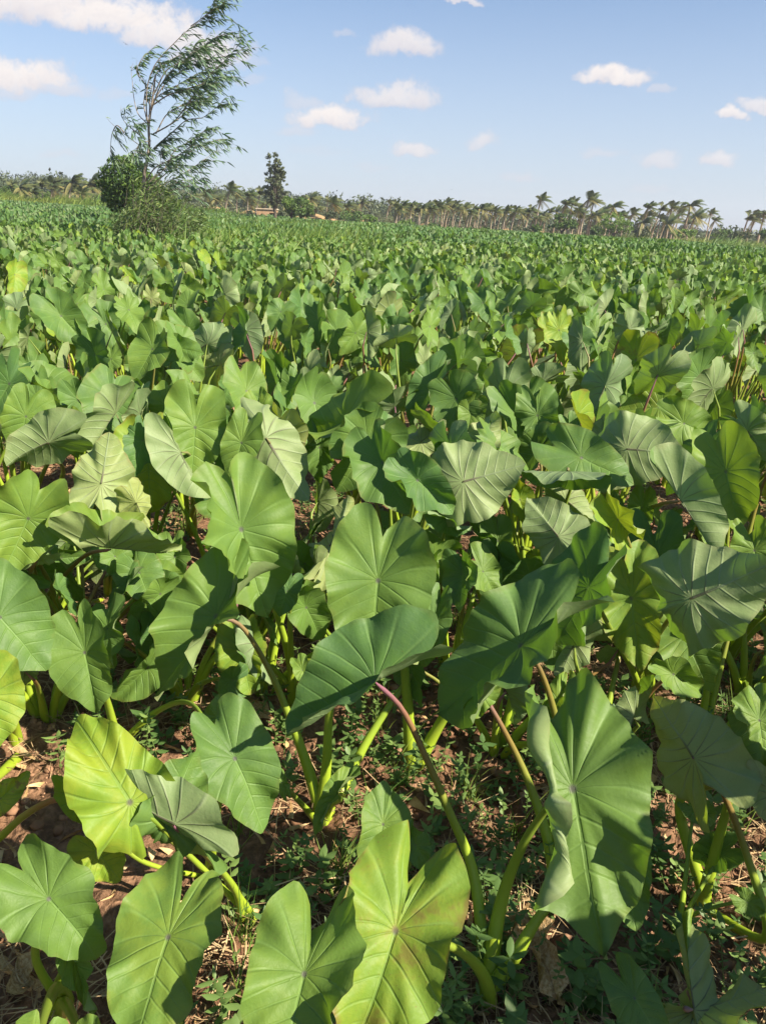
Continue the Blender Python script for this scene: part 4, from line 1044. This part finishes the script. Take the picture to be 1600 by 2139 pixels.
def lance_leaves(P, D, L, Wd, droop, rg, tint):
    """long narrow leaves, three quads each"""
    n = len(P); t = np.array([0, .3, .65, 1.0]); wt_ = np.array([.25, 1, .8, .04])
    path = P[:, None, :] + D[:, None, :] * (L[:, None] * t)[:, :, None] + droop[:, None, :] * (L[:, None] * t ** 2)[:, :, None]
    S = np.cross(D, rg.normal(size=(n, 3))); S /= np.linalg.norm(S, axis=1)[:, None] + 1e-9
    A = path - S[:, None, :] * (Wd[:, None] * wt_)[:, :, None] * .5; B = path + S[:, None, :] * (Wd[:, None] * wt_)[:, :, None] * .5
    V = np.stack([A, B], 2).reshape(n * 8, 3)
    q = np.array([[0, 1, 3, 2], [2, 3, 5, 4], [4, 5, 7, 6]])
    F = (q[None] + (np.arange(n) * 8)[:, None, None]).reshape(-1, 4)
    ti = np.repeat(tint, 8)
    return V, F, np.stack([ti, ti * 0, ti * 0, ti * 0 + 1], 1)

def leaf_mesh(name, packs, mat):
    V = np.vstack([p[0] for p in packs]); o = 0; F = []
    for p in packs: F.append(p[1] + o); o += len(p[0])
    return mesh_from(name, V, np.vstack(F), mat, {'tint': ('FLOAT_COLOR', np.vstack([p[2] for p in packs]))}, smooth=False)

def crop(x, y): return 180 + x / 4.113, y / 4.113

def blown_tree():
    rg = np.random.default_rng(12); Y0 = 24.0
    bx = at_dist(306, 486, Y0).x
    base = Vector((bx, Y0, gz(bx, Y0)))
    root = empty('windblown_tree', base)
    tag(root, 'tall slender tree with long narrow leaves bent to the right by the wind', 'tree')
    def pts(lst, spread):
        out = []
        for i, (x, y) in enumerate(lst):
            px, py = crop(x, y); out.append(at_dist(px, py, Y0 + spread * i / max(1, len(lst) - 1)))
        return out
    tr = [base + Vector((0, 0, -.1))] + pts([(520, 2000), (510, 1850), (500, 1700), (505, 1480), (530, 1360), (545, 1230), (540, 1100), (558, 950), (580, 800), (600, 640)], 0)
    path = spline(tr, 40); V, Q = tube(path, np.linspace(.075, .018, 40), 8)
    rel(obj('trunk', mesh_from('trunk', V, Q, M_BARK)), root)
    BR = [([(540, 1250), (535, 1080), (450, 980), (410, 820), (400, 700), (390, 590), (408, 540)], .4, .25),
          ([(540, 1120), (518, 900), (535, 700), (600, 540), (750, 370), (900, 225), (1050, 110), (1100, 20), (1075, -60)], -.5, 1.0),
          ([(900, 225), (1000, 160), (1120, 80), (1210, 45)], -.5, 1.2),
          ([(540, 1100), (500, 900), (510, 720), (440, 620), (500, 500), (620, 390)], .5, .9),
          ([(545, 1000), (555, 800), (620, 600), (800, 470), (960, 430), (1050, 330)], .8, 1.2),
          ([(580, 1150), (750, 1050), (900, 860), (1050, 660), (1230, 490), (1330, 350), (1310, 270)], -.9, 1.0),
          ([(620, 1130), (780, 1030), (1000, 800), (1150, 650), (1270, 650)], 1.0, 1.2),
          ([(590, 1280), (750, 1130), (870, 1030), (1000, 1010), (1110, 930), (1200, 840)], -1.2, .7),
          ([(560, 900), (700, 700), (900, 560), (1100, 490), (1290, 440), (1380, 330)], .3, 1.2),
          ([(560, 950), (640, 750), (760, 600), (900, 500), (1000, 380)], -1.0, 1.4),
          ([(540, 1000), (600, 850), (750, 760), (950, 650), (1080, 620)], 1.3, 1.5),
          ([(600, 1150), (700, 980), (850, 900), (1000, 880), (1080, 800)], .6, 1.2),
          ([(590, 800), (700, 600), (850, 520), (1150, 300), (1250, 230)], -.2, 1.1),
          ([(580, 900), (700, 820), (860, 760), (1010, 700), (1150, 560)], -1.4, 1.4),
          ([(535, 1350), (560, 1300), (700, 1180), (780, 1150)], -.3, .9),
          ([(510, 1200), (400, 1110), (330, 1050), (290, 980), (283, 900)], .6, .35),
          ([(450, 1240), (330, 1150), (240, 1070), (190, 1010)], .9, .12),
          ([(330, 1140), (270, 1080), (235, 1150), (228, 1250), (230, 1340)], .9, .5),
          ([(505, 1180), (450, 1090), (430, 1060)], -.5, .9), ([(560, 1210), (480, 1230), (440, 1330)], -.5, 1.0),
          ([(510, 1560), (600, 1440), (700, 1390), (900, 1270), (1040, 1130), (1170, 1090)], -1.0, 1.1),
          ([(510, 1640), (700, 1480), (850, 1340), (1000, 1240), (1220, 1190)], .7, 1.1),
          ([(510, 1640), (650, 1590), (850, 1480), (1000, 1380), (1130, 1280)], 1.4, 1.0),
          ([(520, 1720), (700, 1650), (900, 1590), (1050, 1510)], -1.4, .7),
          ([(510, 1600), (620, 1460), (640, 1340), (620, 1290)], .3, 1.1), ([(510, 1600), (700, 1420), (760, 1300), (900, 1210), (1060, 1090)], .3, 1.0),
          ([(500, 1500), (440, 1430), (420, 1350)], .5, .8), ([(505, 1700), (780, 1560), (900, 1530)], .2, .9)]
    packs = []; wind = np.array([1.0, 0, 0])
    def leaves_on(p, dens, L0):
        seg = np.linalg.norm(np.diff(p, axis=0), axis=1).sum(); n = max(3, int(seg * dens))
        u = rg.random(n) * (len(p) - 1.001); i = u.astype(int); f = (u - i)[:, None]
        P = p[i] * (1 - f) + p[i + 1] * f; T = p[i + 1] - p[i]; T /= np.linalg.norm(T, axis=1)[:, None] + 1e-9
        D_ = T * .5 + wind * .38 + np.array([0, 0, -.30]) + rg.normal(0, .36, (n, 3)); D_ /= np.linalg.norm(D_, axis=1)[:, None]
        L = rg.uniform(.7, 1.25, n) * L0
        packs.append(lance_leaves(P, D_, L, L * .19, np.tile([.08, 0, -.26], (n, 1)) + rg.normal(0, .1, (n, 3)), rg, rg.random(n) ** 1.5))
    for lst, spread, dens in BR:
        p = spline(pts(lst, spread), 26)
        p[:, 1] += np.linspace(0, 1, 26) ** 1.5 * rg.normal(0, .15)
        V, Q = tube(p, np.linspace(.020 if len(lst) > 4 else .012, .003, 26), 5)
        rel(obj('branch', mesh_from('branch', V, Q, M_BARK)), root)
        leaves_on(p[7 if dens > .5 else 3:], 23 * dens, .20)
        tw = Bag(); nt = int(12 * dens)
        for k in range(nt):
            i = int(rg.uniform(7, 24)); T = p[min(25, i + 1)] - p[i]; T /= np.linalg.norm(T) + 1e-9
            d = T * .7 + wind * .45 + np.array([0, 0, .1]) + rg.normal(0, .38, 3); d /= np.linalg.norm(d); L = rg.uniform(.3, .75)
            q = np.array([p[i], p[i] + d * L * .5, p[i] + d * L + np.array([.08, 0, -.06])]); q = spline(q, 6)
            V, Q = tube(q, np.linspace(.006, .002, 6), 3); tw.add(V, Q)
            leaves_on(q, 18, .18)
        if nt: rel(obj('twig', tw.mesh('twig', M_BARK)), root)
    fo = rel(obj('foliage', leaf_mesh('foliage', packs, M_WILLOW)), root)

def brush():
    """wispy growth around the foot of the tree"""
    rg = np.random.default_rng(15); base = at_dist(312, 480, 23.6); base.z = gz(base.x, base.y)
    root = empty('wispy_bush', base); tag(root, 'wispy bush of thin leafy shoots around the foot of the windblown tree', 'bush')
    st = Bag(); packs = []
    for k in range(165):
        u = rg.random(); tx = 240 + 190 * rg.random(); ty = 470 - (75 if 280 < tx < 400 else 40) * rg.random() ** .8 + (22 if tx < 250 or tx > 440 else 0)
        if rg.random() < .30: tx = rg.uniform(262, 370); ty = rg.uniform(352, 420)
        b = np.array(base) + np.array([rg.normal((tx - 312) / 1604 * 24 * .6, .35), rg.normal(0, .5), .2])
        e = np.array(at_dist(tx, ty, b[1] + rg.normal(0, .4)))
        q = spline(np.array([b, b * .5 + e * .5 + np.array([-.05, 0, .12]), e]), 10)
        V, Q = tube(q, np.linspace(.008, .002, 10), 3); st.add(V, Q)
        n = 34; uu = 1 - rg.random(n) ** 1.5 * .9; i = np.minimum((uu * 9).astype(int), 8); P = q[i] + rg.normal(0, .09, (n, 3))
        D_ = (q[i + 1] - q[i]); D_ /= np.linalg.norm(D_, axis=1)[:, None]; D_ = D_ * .5 + rg.normal(0, .5, (n, 3)) + [.3, 0, -.05]; D_ /= np.linalg.norm(D_, axis=1)[:, None]
        L = rg.uniform(.09, .22, n); packs.append(lance_leaves(P, D_, L, L * .17, np.tile([.1, 0, -.2], (n, 1)), rg, rg.random(n)))
    rel(obj('stems', st.mesh('stems', M_BARK)), root)
    rel(obj('foliage', leaf_mesh('foliage', packs, M_BRUSH)), root)

def clump_leaves(centers, radii, n_each, size, rg, lean=(0, 0, 0)):
    C_ = np.repeat(np.asarray(centers), n_each, axis=0); Rr = np.repeat(np.asarray(radii), n_each, axis=0); n = len(C_)
    d = rg.normal(size=(n, 3)); d /= np.linalg.norm(d, axis=1)[:, None]
    P = C_ + d * Rr * rg.uniform(.55, 1.05, n)[:, None]
    a = rg.normal(size=(n, 3)) + d * .7 + [0, 0, .3]; a /= np.linalg.norm(a, axis=1)[:, None]
    t = np.cross(a, rg.normal(size=(n, 3))); t /= np.linalg.norm(t, axis=1)[:, None]; b = np.cross(a, t)
    s = size * rg.uniform(.6, 1.4, n)[:, None]
    V = np.stack([P - t * s, P + b * s * .45, P + t * s, P - b * s * .45], 1).reshape(-1, 3)
    F = (np.arange(n) * 4)[:, None] + np.arange(4)[None]
    tc_ = np.repeat(rg.random(len(centers)), n_each) * .55 + rg.random(n) * .45; ti = np.repeat(tc_, 4)
    return V, F, np.stack([ti, ti * 0, ti * 0, ti * 0 + 1], 1)

def leafy_tree(kind, label, cat, px, pyb, Y, ells, nclump, n_each, size, mat, bark, tr, seed, forks=6, cr=.28, group=None):
    """ells: photo ellipses (cx, cy, rx, ry) that the crown fills; trunk stands at px"""
    rg = np.random.default_rng(seed)
    x0 = at_dist(px, pyb, Y).x; base = Vector((x0, Y, gz(x0, Y)))
    root = empty(kind, base); tag(root, label, cat, group)
    k = Y / FPX; cs, rs = [], []
    ar = np.array([e[2] * e[3] for e in ells]); ar = ar / ar.sum()
    for _ in range(nclump):
        e = ells[rg.choice(len(ells), p=ar)]
        while True:
            v = rg.uniform(-1, 1, 3)
            if .25 < np.dot(v, v) < 1: break
        c = np.array(at_dist(e[0] + v[0] * e[2], e[1] + v[2] * e[3], Y + v[1] * e[2] * k))
        cs.append(c); r = cr * min(e[2], e[3]) * k * rg.uniform(.7, 1.3); rs.append([r, r, r * .8])
    cs = np.array(cs); rs = np.array(rs)
    fol = leaf_mesh('crown', [clump_leaves(cs, rs, n_each, size, rg)], mat)
    # trunk and limbs
    tb = Bag(); top = np.array(at_dist(ells[0][0], ells[0][1], Y)); b = np.array(base)
    fork = b + (top - b) * .55
    V, Q = tube(spline(np.array([b - [0, 0, .3], b + (fork - b) * .5 + [.05 * tr * 10, 0, 0], fork]), 10), np.linspace(tr, tr * .7, 10), 7); tb.add(V, Q)
    for i in rg.choice(nclump, min(forks, nclump), replace=False):
        q = spline(np.array([fork - (fork - b) * rg.uniform(0, .4), (fork + cs[i]) / 2 + rg.normal(0, .1, 3) * tr * 4, cs[i]]), 8)
        V, Q = tube(q, np.linspace(tr * .55, tr * .12, 8), 5); tb.add(V, Q)
    rel(obj('trunk', tb.mesh('trunk', bark)), root); rel(obj('crown', fol), root)
    return root

blown_tree(); brush()
leafy_tree('round_tree', 'dense rounded dark green tree standing behind the windblown tree', 'tree', 262, 440, 42, [(262, 380, 50, 52), (225, 392, 18, 30), (300, 395, 35, 38), (262, 412, 45, 30)], 230, 60, .085, M_TREEG, M_BARKD, .09, 21, forks=12)
leafy_tree('slender_tree', 'tall slender grey green tree with an open crown beside the tan hut', 'tree', 573, 458, 108,
           [(574, 388, 23, 42), (571, 342, 17, 24), (578, 408, 25, 24), (584, 360, 14, 20), (590, 385, 12, 20)], 230, 24, .15, M_OLIVE, M_BARKD, .24, 22, forks=60, cr=.17)
leafy_tree('bushy_tree', 'low bright topped bushy tree just right of the slender tree', 'tree', 612, 460, 100, [(604, 426, 15, 15), (612, 436, 14, 16)], 45, 45, .13, M_TREEB, M_BARKD, .14, 23, forks=8)
leafy_tree('bushy_tree', 'low dark green bushy tree forked near the ground beside the bright topped one', 'tree', 622, 462, 98, [(632, 434, 20, 20), (642, 440, 14, 20)], 55, 45, .13, M_TREEG, M_BARKD, .13, 24, forks=10)
leafy_tree('umbrella_tree', 'dark flat crowned tree before the palms with a thin trunk', 'tree', 1172, 492, 108, [(1175, 463, 27, 14), (1155, 474, 16, 9), (1192, 470, 16, 12)], 60, 40, .15, M_TREEG, M_BARKD, .12, 25, forks=10)
leafy_tree('feathery_tree', 'light green feathery tree before the palms', 'tree', 1284, 492, 106, [(1283, 463, 32, 18), (1265, 474, 22, 14), (1304, 474, 20, 14)], 80, 40, .11, M_TREEB, M_BARKD, .1, 26, forks=14)
for j, (x, y, w_, h_, lab, mt) in enumerate([(1120, 478, 12, 9, 'small dark bush left of the flat crowned tree', M_TREEG), (1243, 484, 9, 9, 'small dark round bush between the flat crowned and feathery trees', M_TREEG),
        (735, 452, 26, 13, 'spreading green bush at the field edge right of the bushy trees', M_TREEG), (770, 458, 16, 9, 'yellowish green shrub at the end of the tan bank', M_TREEB),
        (1512, 490, 26, 10, 'dark green bush in the gap between the palm groups', M_TREEG), (1545, 492, 22, 9, 'olive bush by the palms near the right edge', M_OLIVE), (1598, 488, 12, 10, 'dark bush cut by the right edge', M_TREEG),
        (25, 402, 32, 12, 'dark bush on the grassy edge at the far left', M_TREEG), (88, 408, 17, 9, 'small dark round bush on the grass at the left', M_TREEG), (60, 398, 20, 10, 'olive scrub between the two dark bushes at the left', M_OLIVE),
        (848, 470, 18, 10, 'green shrub at the left end of the palm grove', M_TREEB), (905, 476, 16, 9, 'low shrub under the crowded palms', M_TREEG), (520, 450, 10, 10, 'small olive bush left of the tan hut', M_OLIVE),
        (500, 452, 14, 7, 'low bush on the sandy bank', M_OLIVE), (548, 452, 9, 9, 'small green bush in front of the hut wall', M_TREEG), (590, 452, 14, 10, 'scrubby bush between the hut and the bushy trees', M_OLIVE), (1090, 484, 22, 8, 'olive scrub before the palm trunks', M_OLIVE),
        (1340, 486, 24, 9, 'olive scrub right of the feathery tree', M_OLIVE), (1430, 488, 26, 9, 'green scrub below the tallest palm group', M_TREEB), (1010, 482, 22, 7, 'pale green scrub in front of palm trunks', M_TREEB),
        (455, 445, 22, 9, 'green scrub behind the wispy bush', M_TREEB), (690, 450, 14, 8, 'scrub between the bushy trees and the spreading bush', M_OLIVE)]):
    leafy_tree('shrub', lab, 'shrub', x, y + h_, 116 + (j % 5) * 1.3, [(x, y, w_, h_)], int(16 + w_ * .7), 34, .16, mt, M_BARKD, .06, 60 + j, forks=5, cr=.42, group='shrubs along the far edge of the field')

# ------------------------------------------------------------------ coconut palms
def palm_crown(seed, dry):
    """crown around the origin, blown towards +X"""
    rg = np.random.default_rng(seed); Vs, Fs, Ts, off = [], [], [], 0
    nf = 15
    for k in range(nf):
        a = 2 * math.pi * k / nf + rg.uniform(-.2, .2); el = rg.uniform(-.7, 1.2) if k % 2 else rg.uniform(.3, 1.45)
        d = np.array([math.cos(a) * math.cos(el), math.sin(a) * math.cos(el), math.sin(el)]); d = d + [.38, 0, .08]; d /= np.linalg.norm(d)
        L = rg.uniform(1.5, 2.4); n = 13; t = np.linspace(0, 1, n)
        p = d[None] * (L * t)[:, None] + np.array([.25, 0, -rg.uniform(.30, .7)])[None] * (L * t ** 2)[:, None]
        old = el < .1; tint = (rg.uniform(.55, 1) if old else rg.uniform(0, .35)) if dry else (rg.uniform(.4, .9) if old else rg.uniform(0, .25))
        T = np.gradient(p, axis=0); T /= np.linalg.norm(T, axis=1)[:, None]
        S = np.cross(T, [0, 0, 1.0]); S /= np.linalg.norm(S, axis=1)[:, None] + 1e-9
        for sg in (-1, 1):
            for i in range(1, n):
                for h_ in (0, .5):
                    c = p[i] * (1 - h_) + p[i - 1] * h_
                    ll = .50 * math.sin(math.pi * min(.95, .18 + .75 * t[i])) + .08
                    dd = S[i] * sg * .75 + T[i] * .55 + np.array([.30, 0, -.45]); dd /= np.linalg.norm(dd); w_ = T[i] * .045
                    e = c + dd * ll
                    Vs.append([c - w_, c + w_, e + w_ * .3, e - w_ * .3]); Fs.append([off, off + 1, off + 2, off + 3]); off += 4; Ts += [[tint, 0, 0, 1]] * 4
        Vr, Qr = tube(p, np.linspace(.045, .015, n), 3); Vs.append(Vr.tolist()); Fs += (Qr + off).tolist(); off += len(Vr); Ts += [[tint + .2, 0, 0, 1]] * len(Vr)
    V = np.array([v for blk in Vs for v in blk]); return mesh_from('crown', V, np.array(Fs), M_FROND, {'tint': ('FLOAT_COLOR', np.array(Ts))}, smooth=False)
CROWNS = [palm_crown(500 + i, i % 2 == 0) for i in range(7)]
def palm(px, pyt, Y, k, label, sc=1.0, lean=0.0):
    top = at_dist(px, pyt, Y); top.z -= 1.1 * sc
    x0 = top.x - lean; base = Vector((x0, Y, gz(x0, Y)))
    root = empty('coconut_palm', base); tag(root, label, 'palm tree', 'coconut palms beyond the field')
    b = np.array(base); t = np.array(top)
    path = spline(np.array([b - [0, 0, .3], b * .6 + t * .4 + [-.12 * lean, 0, 0], t]), 9)
    V, Q = tube(path, np.linspace(.17, .10, 9) * sc, 6)
    rel(obj('trunk', mesh_from('trunk', V, Q, M_PALMT)), root)
    c = obj('crown', CROWNS[k % 7], root); c.matrix_parent_inverse = Matrix.Translation(-base)
    rr = random.Random(k * 31 + int(px)); c.matrix_basis = Matrix.Translation(top) @ Matrix.Rotation(rr.uniform(-.35, .35), 4, 'Z') @ Matrix.Rotation(rr.uniform(-.12, .2), 4, 'Y') @ Matrix.Diagonal((sc, sc, sc, 1))
NAMED = [(1131, 401, 132, 1.05, 'lone tall palm rising above the grove left of the flat crowned tree'), (1182, 410, 128, 1.1, 'bushy headed palm behind the flat crowned tree, left of a close pair'), (1196, 412, 131, 1.0, 'palm close behind the bushy headed one'),
         (1232, 397, 126, 1.15, 'tallest palm of all, right of the flat crowned tree'), (1241, 408, 130, .95, 'golden tinged palm half hidden by the tallest one'), (1283, 415, 128, 1.1, 'round headed palm just above the feathery tree'),
         (1247, 434, 118, .95, 'leaning low palm left of the feathery tree'), (1209, 427, 122, .8, 'small palm between the flat crowned and feathery trees'),
         (1355, 418, 130, 1.05, 'palm with a raised frond right of the feathery tree'), (1382, 424, 133, .95, 'thin palm with a small round head'), (1405, 418, 130, 1.0, 'palm with an upright head left of the tall pair'),
         (1421, 421, 136, .9, 'slim palm behind the tall pair at the right'), (1445, 411, 127, 1.15, 'taller palm of the pair at the right end of the grove'), (1455, 434, 125, 1.1, 'golden brown palm under the tall one at the right end'),
         (1486, 434, 150, .85, 'palm standing alone in the gap near the right'), (1494, 449, 146, .85, 'lower palm beside the lone one in the gap'), (1564, 442, 128, 1.05, 'left palm of the group at the right edge'),
         (1582, 437, 131, 1.05, 'middle palm of the group at the right edge'), (1599, 430, 128, 1.1, 'tallest palm of the group at the right edge, cut by it'), (1345, 448, 118, 1.0, 'short palm with low fronds amid the grove'), (1396, 448, 116, 1.15, 'short broad palm with fronds near the ground'),
         (480, 378, 118, 1.05, 'upright palm with spread fronds right of the wispy bush'), (518, 393, 120, 1.0, 'palm between the upright one and the tan hut'), (543, 391, 124, .95, 'windblown palm just left of the slender tree'),
         (430, 393, 120, 1.0, 'palm half hidden behind the lowest branch of the windblown tree'), (400, 396, 124, .9, 'palm showing through the windblown tree'), (452, 402, 126, .9, 'low palm behind the wispy bush'),
         (648, 400, 130, .95, 'palm behind the dark bushy tree'), (695, 408, 126, 1.05, 'palm with drooping pale fronds right of the bushy trees'), (725, 419, 132, .9, 'small palm beside the drooping one'), (756, 416, 160, .8, 'distant thin palm right of the spreading bush'),
         (815, 416, 165, .85, 'thin palm alone at the left of the long grove'), (663, 425, 128, .8, 'low palm close behind the bushy trees'), (150, 361, 112, 1.1, 'palm with a heavy head on the left of the round tree'), (188, 364, 112, 1.2, 'thick palm nearest the round tree, with dry hanging fronds'),
         (110, 368, 116, 1.0, 'palm with a ragged top left of the heavy headed one'), (70, 388, 110, .9, 'short pale palm near the left bushes'), (20, 378, 118, .95, 'palm at the far left edge'), (170, 388, 108, .9, 'short palm with dry fronds left of the round tree'),
         (205, 380, 116, .9, 'palm peeping past the round tree'), (1172, 436, 134, .85, 'thin palm behind the flat crowned tree')]
for i, (x, y, Y, sc, lab) in enumerate(NAMED): palm(x, y, Y, i, lab, sc, lean=[.5, 1.0, .2, .8][i % 4])
rr = random.Random(9)
for i in range(52):
    x = 826 + i * 5.8 + rr.uniform(-2.5, 2.5); y = 419 + (x - 830) * .055 + rr.uniform(-6, 9) - (8 if 930 < x < 965 else 0)
    palm(x, y, rr.uniform(119, 138), 100 + i, 'slim windblown palm crowded in the long row left of the lone tall palm', rr.uniform(.62, .85), lean=rr.uniform(0, .8))
for i in range(24):
    x = 1135 + i * 14.3 + rr.uniform(-5, 5); y = 432 + (x - 1135) * .03 + rr.uniform(-6, 12)
    palm(x, y, rr.uniform(128, 150), 200 + i, 'low palm filling the grove behind the flat crowned and feathery trees', rr.uniform(.75, 1.05), lean=rr.uniform(0, 1.1))
for i in range(9):
    x = 35 + i * 19 + rr.uniform(-6, 6); y = 379 + rr.uniform(-7, 9)
    palm(x, y, rr.uniform(112, 135), 300 + i, 'low brownish palm along the field edge left of the round tree', rr.uniform(.7, 1.0), lean=rr.uniform(0, .6))
for i in range(12):
    x = 470 + i * 26 + rr.uniform(-9, 9); y = 404 + (x - 470) * .05 + rr.uniform(-5, 9)
    palm(x, y, rr.uniform(136, 160), 400 + i, 'small distant palm in the trees behind the sandy bank', rr.uniform(.75, 1.0), lean=rr.uniform(0, .8))

# ------------------------------------------------------------------ far woodland on the rise
rg = np.random.default_rng(88)
cs, rs = [], []
for i in range(2600):
    az = rg.uniform(-31, 31); d = rg.uniform(175, 345); x = math.sin(math.radians(az)) * d; y = math.cos(math.radians(az)) * d
    g = gz(x, y); r = rg.uniform(1.8, 3.4) * (1.0 if az < 5 else .7); hgt = rg.uniform(.7, 1.5) * r
    for k in range(3): cs.append([x + rg.normal(0, r * .4), y + rg.normal(0, r * .4), g + hgt * rg.uniform(.35, 1.1)]); rs.append([r * .7, r * .7, r * .6])
V, F, T = clump_leaves(np.array(cs), np.array(rs), 40, .42, rg)
wo_ = obj('woodland', mesh_from('woodland', V, F, M_WOOD, {'tint': ('FLOAT_COLOR', T)}, smooth=False)); tag(wo_, 'grey green woodland covering the far rise', 'woodland', None, 'stuff')
# scrub under the palms
cs, rs = [], []
for i in range(420):
    az = rg.uniform(-30, 30); d = rg.uniform(146, 176); x = math.sin(math.radians(az)) * d; y = math.cos(math.radians(az)) * d
    if -13 < az < -3 and d < 150: continue
    r = rg.uniform(.6, 1.5); cs.append([x, y, gz(x, y) + r * .5]); rs.append([r, r, r * .8])
for i in range(330):
    az = rg.uniform(-1, 31) if i < 250 else rg.uniform(-31, -14); d = rg.uniform(116, 128); x = math.sin(math.radians(az)) * d; y = math.cos(math.radians(az)) * d
    r = rg.uniform(.35, .95); cs.append([x, y, gz(x, y) + r * .7]); rs.append([r * 1.3, r, r])
V, F, T = clump_leaves(np.array(cs), np.array(rs), 60, .17, rg)
tag(obj('scrub', mesh_from('scrub', V, F, M_OLIVE, {'tint': ('FLOAT_COLOR', T)}, smooth=False)), 'dull olive scrub among the palm trunks', 'scrub', None, 'stuff')

# ------------------------------------------------------------------ hut on the bank
M_MUD = plain_mat('mud_wall', (0.40, 0.24, 0.14, 1), (0.50, 0.32, 0.19, 1), 1.5, 0.95, 0.3)
M_ROOF = plain_mat('pale_roof_slab', (0.36, 0.28, 0.20, 1), (0.46, 0.37, 0.28, 1), 2.5, 0.9)
hp = at_dist(559, 455, 122); hz = gz(hp.x, 122)
hut = empty('mud_hut', Vector((hp.x, 122, hz))); tag(hut, 'low flat roofed hut with tan mud walls behind the slender tree', 'hut')
def boxm(name, cx, cy, z0, sx, sy, sz, mat, taper=.94):
    V = []
    for z, s in ((z0, 1), (z0 + sz, taper)):
        for dx, dy in ((-1, -1), (1, -1), (1, 1), (-1, 1)): V.append((cx + dx * sx / 2 * s, cy + dy * sy / 2 * s, z))
    return mesh_from(name, V, [(0, 3, 2, 1), (4, 5, 6, 7), (0, 1, 5, 4), (1, 2, 6, 5), (2, 3, 7, 6), (3, 0, 4, 7)], mat, smooth=False)
def wall_with_door():
    w2, h, dpt = 1.35, 1.9, 1.4; V = []; F = []
    def quad(a, b, c, d): i = len(V); V.extend([a, b, c, d]); F.append((i, i + 1, i + 2, i + 3))
    X, Yc, Z = hp.x, 122, hz - .6; y0 = Yc - dpt; y1 = Yc + dpt; H = h + .6
    dx0, dx1, dh = X + .5, X + 1.2, 2.05
    quad((X - w2, y0, Z), (dx0, y0, Z), (dx0, y0, Z + H), (X - w2, y0, Z + H)); quad((dx1, y0, Z), (X + w2, y0, Z), (X + w2, y0, Z + H), (dx1, y0, Z + H)); quad((dx0, y0, Z + dh), (dx1, y0, Z + dh), (dx1, y0, Z + H), (dx0, y0, Z + H))
    quad((X + w2, y0, Z), (X + w2, y1, Z), (X + w2, y1, Z + H), (X + w2, y0, Z + H)); quad((X + w2, y1, Z), (X - w2, y1, Z), (X - w2, y1, Z + H), (X + w2, y1, Z + H)); quad((X - w2, y1, Z), (X - w2, y0, Z), (X - w2, y0, Z + H), (X - w2, y1, Z + H))
    quad((dx0, y0, Z), (dx0, y0 + .3, Z), (dx0, y0 + .3, Z + dh), (dx0, y0, Z + dh)); quad((dx1, y0 + .3, Z), (dx1, y0, Z), (dx1, y0, Z + dh), (dx1, y0 + .3, Z + dh))
    return mesh_from('wall', V, F, M_MUD, smooth=False)
rel(obj('wall', wall_with_door()), hut)
rel(obj('roof', boxm('roof', hp.x, 122, hz + 1.91, 3.0, 3.1, .14, M_ROOF, .97)), hut)

# ------------------------------------------------------------------ birds in the air
M_BIRD = plain_mat('dark_feathers', (0.05, 0.05, 0.05, 1), (0.10, 0.095, 0.09, 1), 20.0, 0.7)
def bird(px, py, Y, span, ang, label):
    p = at_dist(px, py, Y); root = empty('bird', p); tag(root, label, 'bird')
    Rm = Matrix.Rotation(ang, 3, 'Y')
    def W3(v): return p + Rm @ (Vector(v) * span)
    path = np.array([W3((.0, a, b)) for a, b in ((-.26, 0), (-.15, .0), (0, .015), (.14, .01), (.26, .0), (.38, -.01))]); V, Q = tube(path, np.array([.006, .045, .06, .045, .02, .03]) * span, 8, .8)
    rel(obj('body', mesh_from('body', V, Q, M_BIRD)), root)
    for s in (-1, 1):
        pts_ = [(.02 * s, -.08, .02), (.26 * s, -.14, .10), (.50 * s, .02, .03), (.27 * s, .06, .08), (.02 * s, .10, .02)]
        V = [W3(q) for q in pts_] + [W3((q[0], q[1], q[2] + .012)) for q in pts_]
        rel(obj('wing', mesh_from('wing', V, [(0, 1, 3, 4), (1, 2, 3), (5, 9, 8, 6), (6, 8, 7), (0, 5, 6, 1), (1, 6, 7, 2), (2, 7, 8, 3), (3, 8, 9, 4)], M_BIRD, smooth=False)), root)
bird(263, 92, 40, .26, .45, 'small dark bird gliding left of the windblown tree')
bird(943, 396, 90, .28, .1, 'tiny speck of a bird low above the palm grove')

# ------------------------------------------------------------------ thin haze of the warm afternoon air
hm = bpy.data.materials.new('haze'); hm.use_nodes = True; hm.node_tree.nodes.clear(); hn = NT(hm.node_tree)
pv = hn.node('ShaderNodeVolumePrincipled'); pv.inputs['Color'].default_value = (0.86, 0.90, 1.0, 1); pv.inputs['Density'].default_value = 0.0005; pv.inputs['Anisotropy'].default_value = 0.2
ho = hn.node('ShaderNodeOutputMaterial'); hn.link(pv.outputs[0], ho.inputs['Volume'])
def haze_box():
    a, zt, zb = 700.0, 24.0, -14.0
    V = [(x, y, z) for z in (zb, zt) for x, y in ((-a, -a), (a, -a), (a, a), (-a, a))]
    o = obj('haze', mesh_from('haze', V, [(0, 3, 2, 1), (4, 5, 6, 7), (0, 1, 5, 4), (1, 2, 6, 5), (2, 3, 7, 6), (3, 0, 4, 7)], hm, smooth=False))
    tag(o, 'thin pale haze softening the far palms and woodland', 'haze', None, 'stuff')
haze_box()
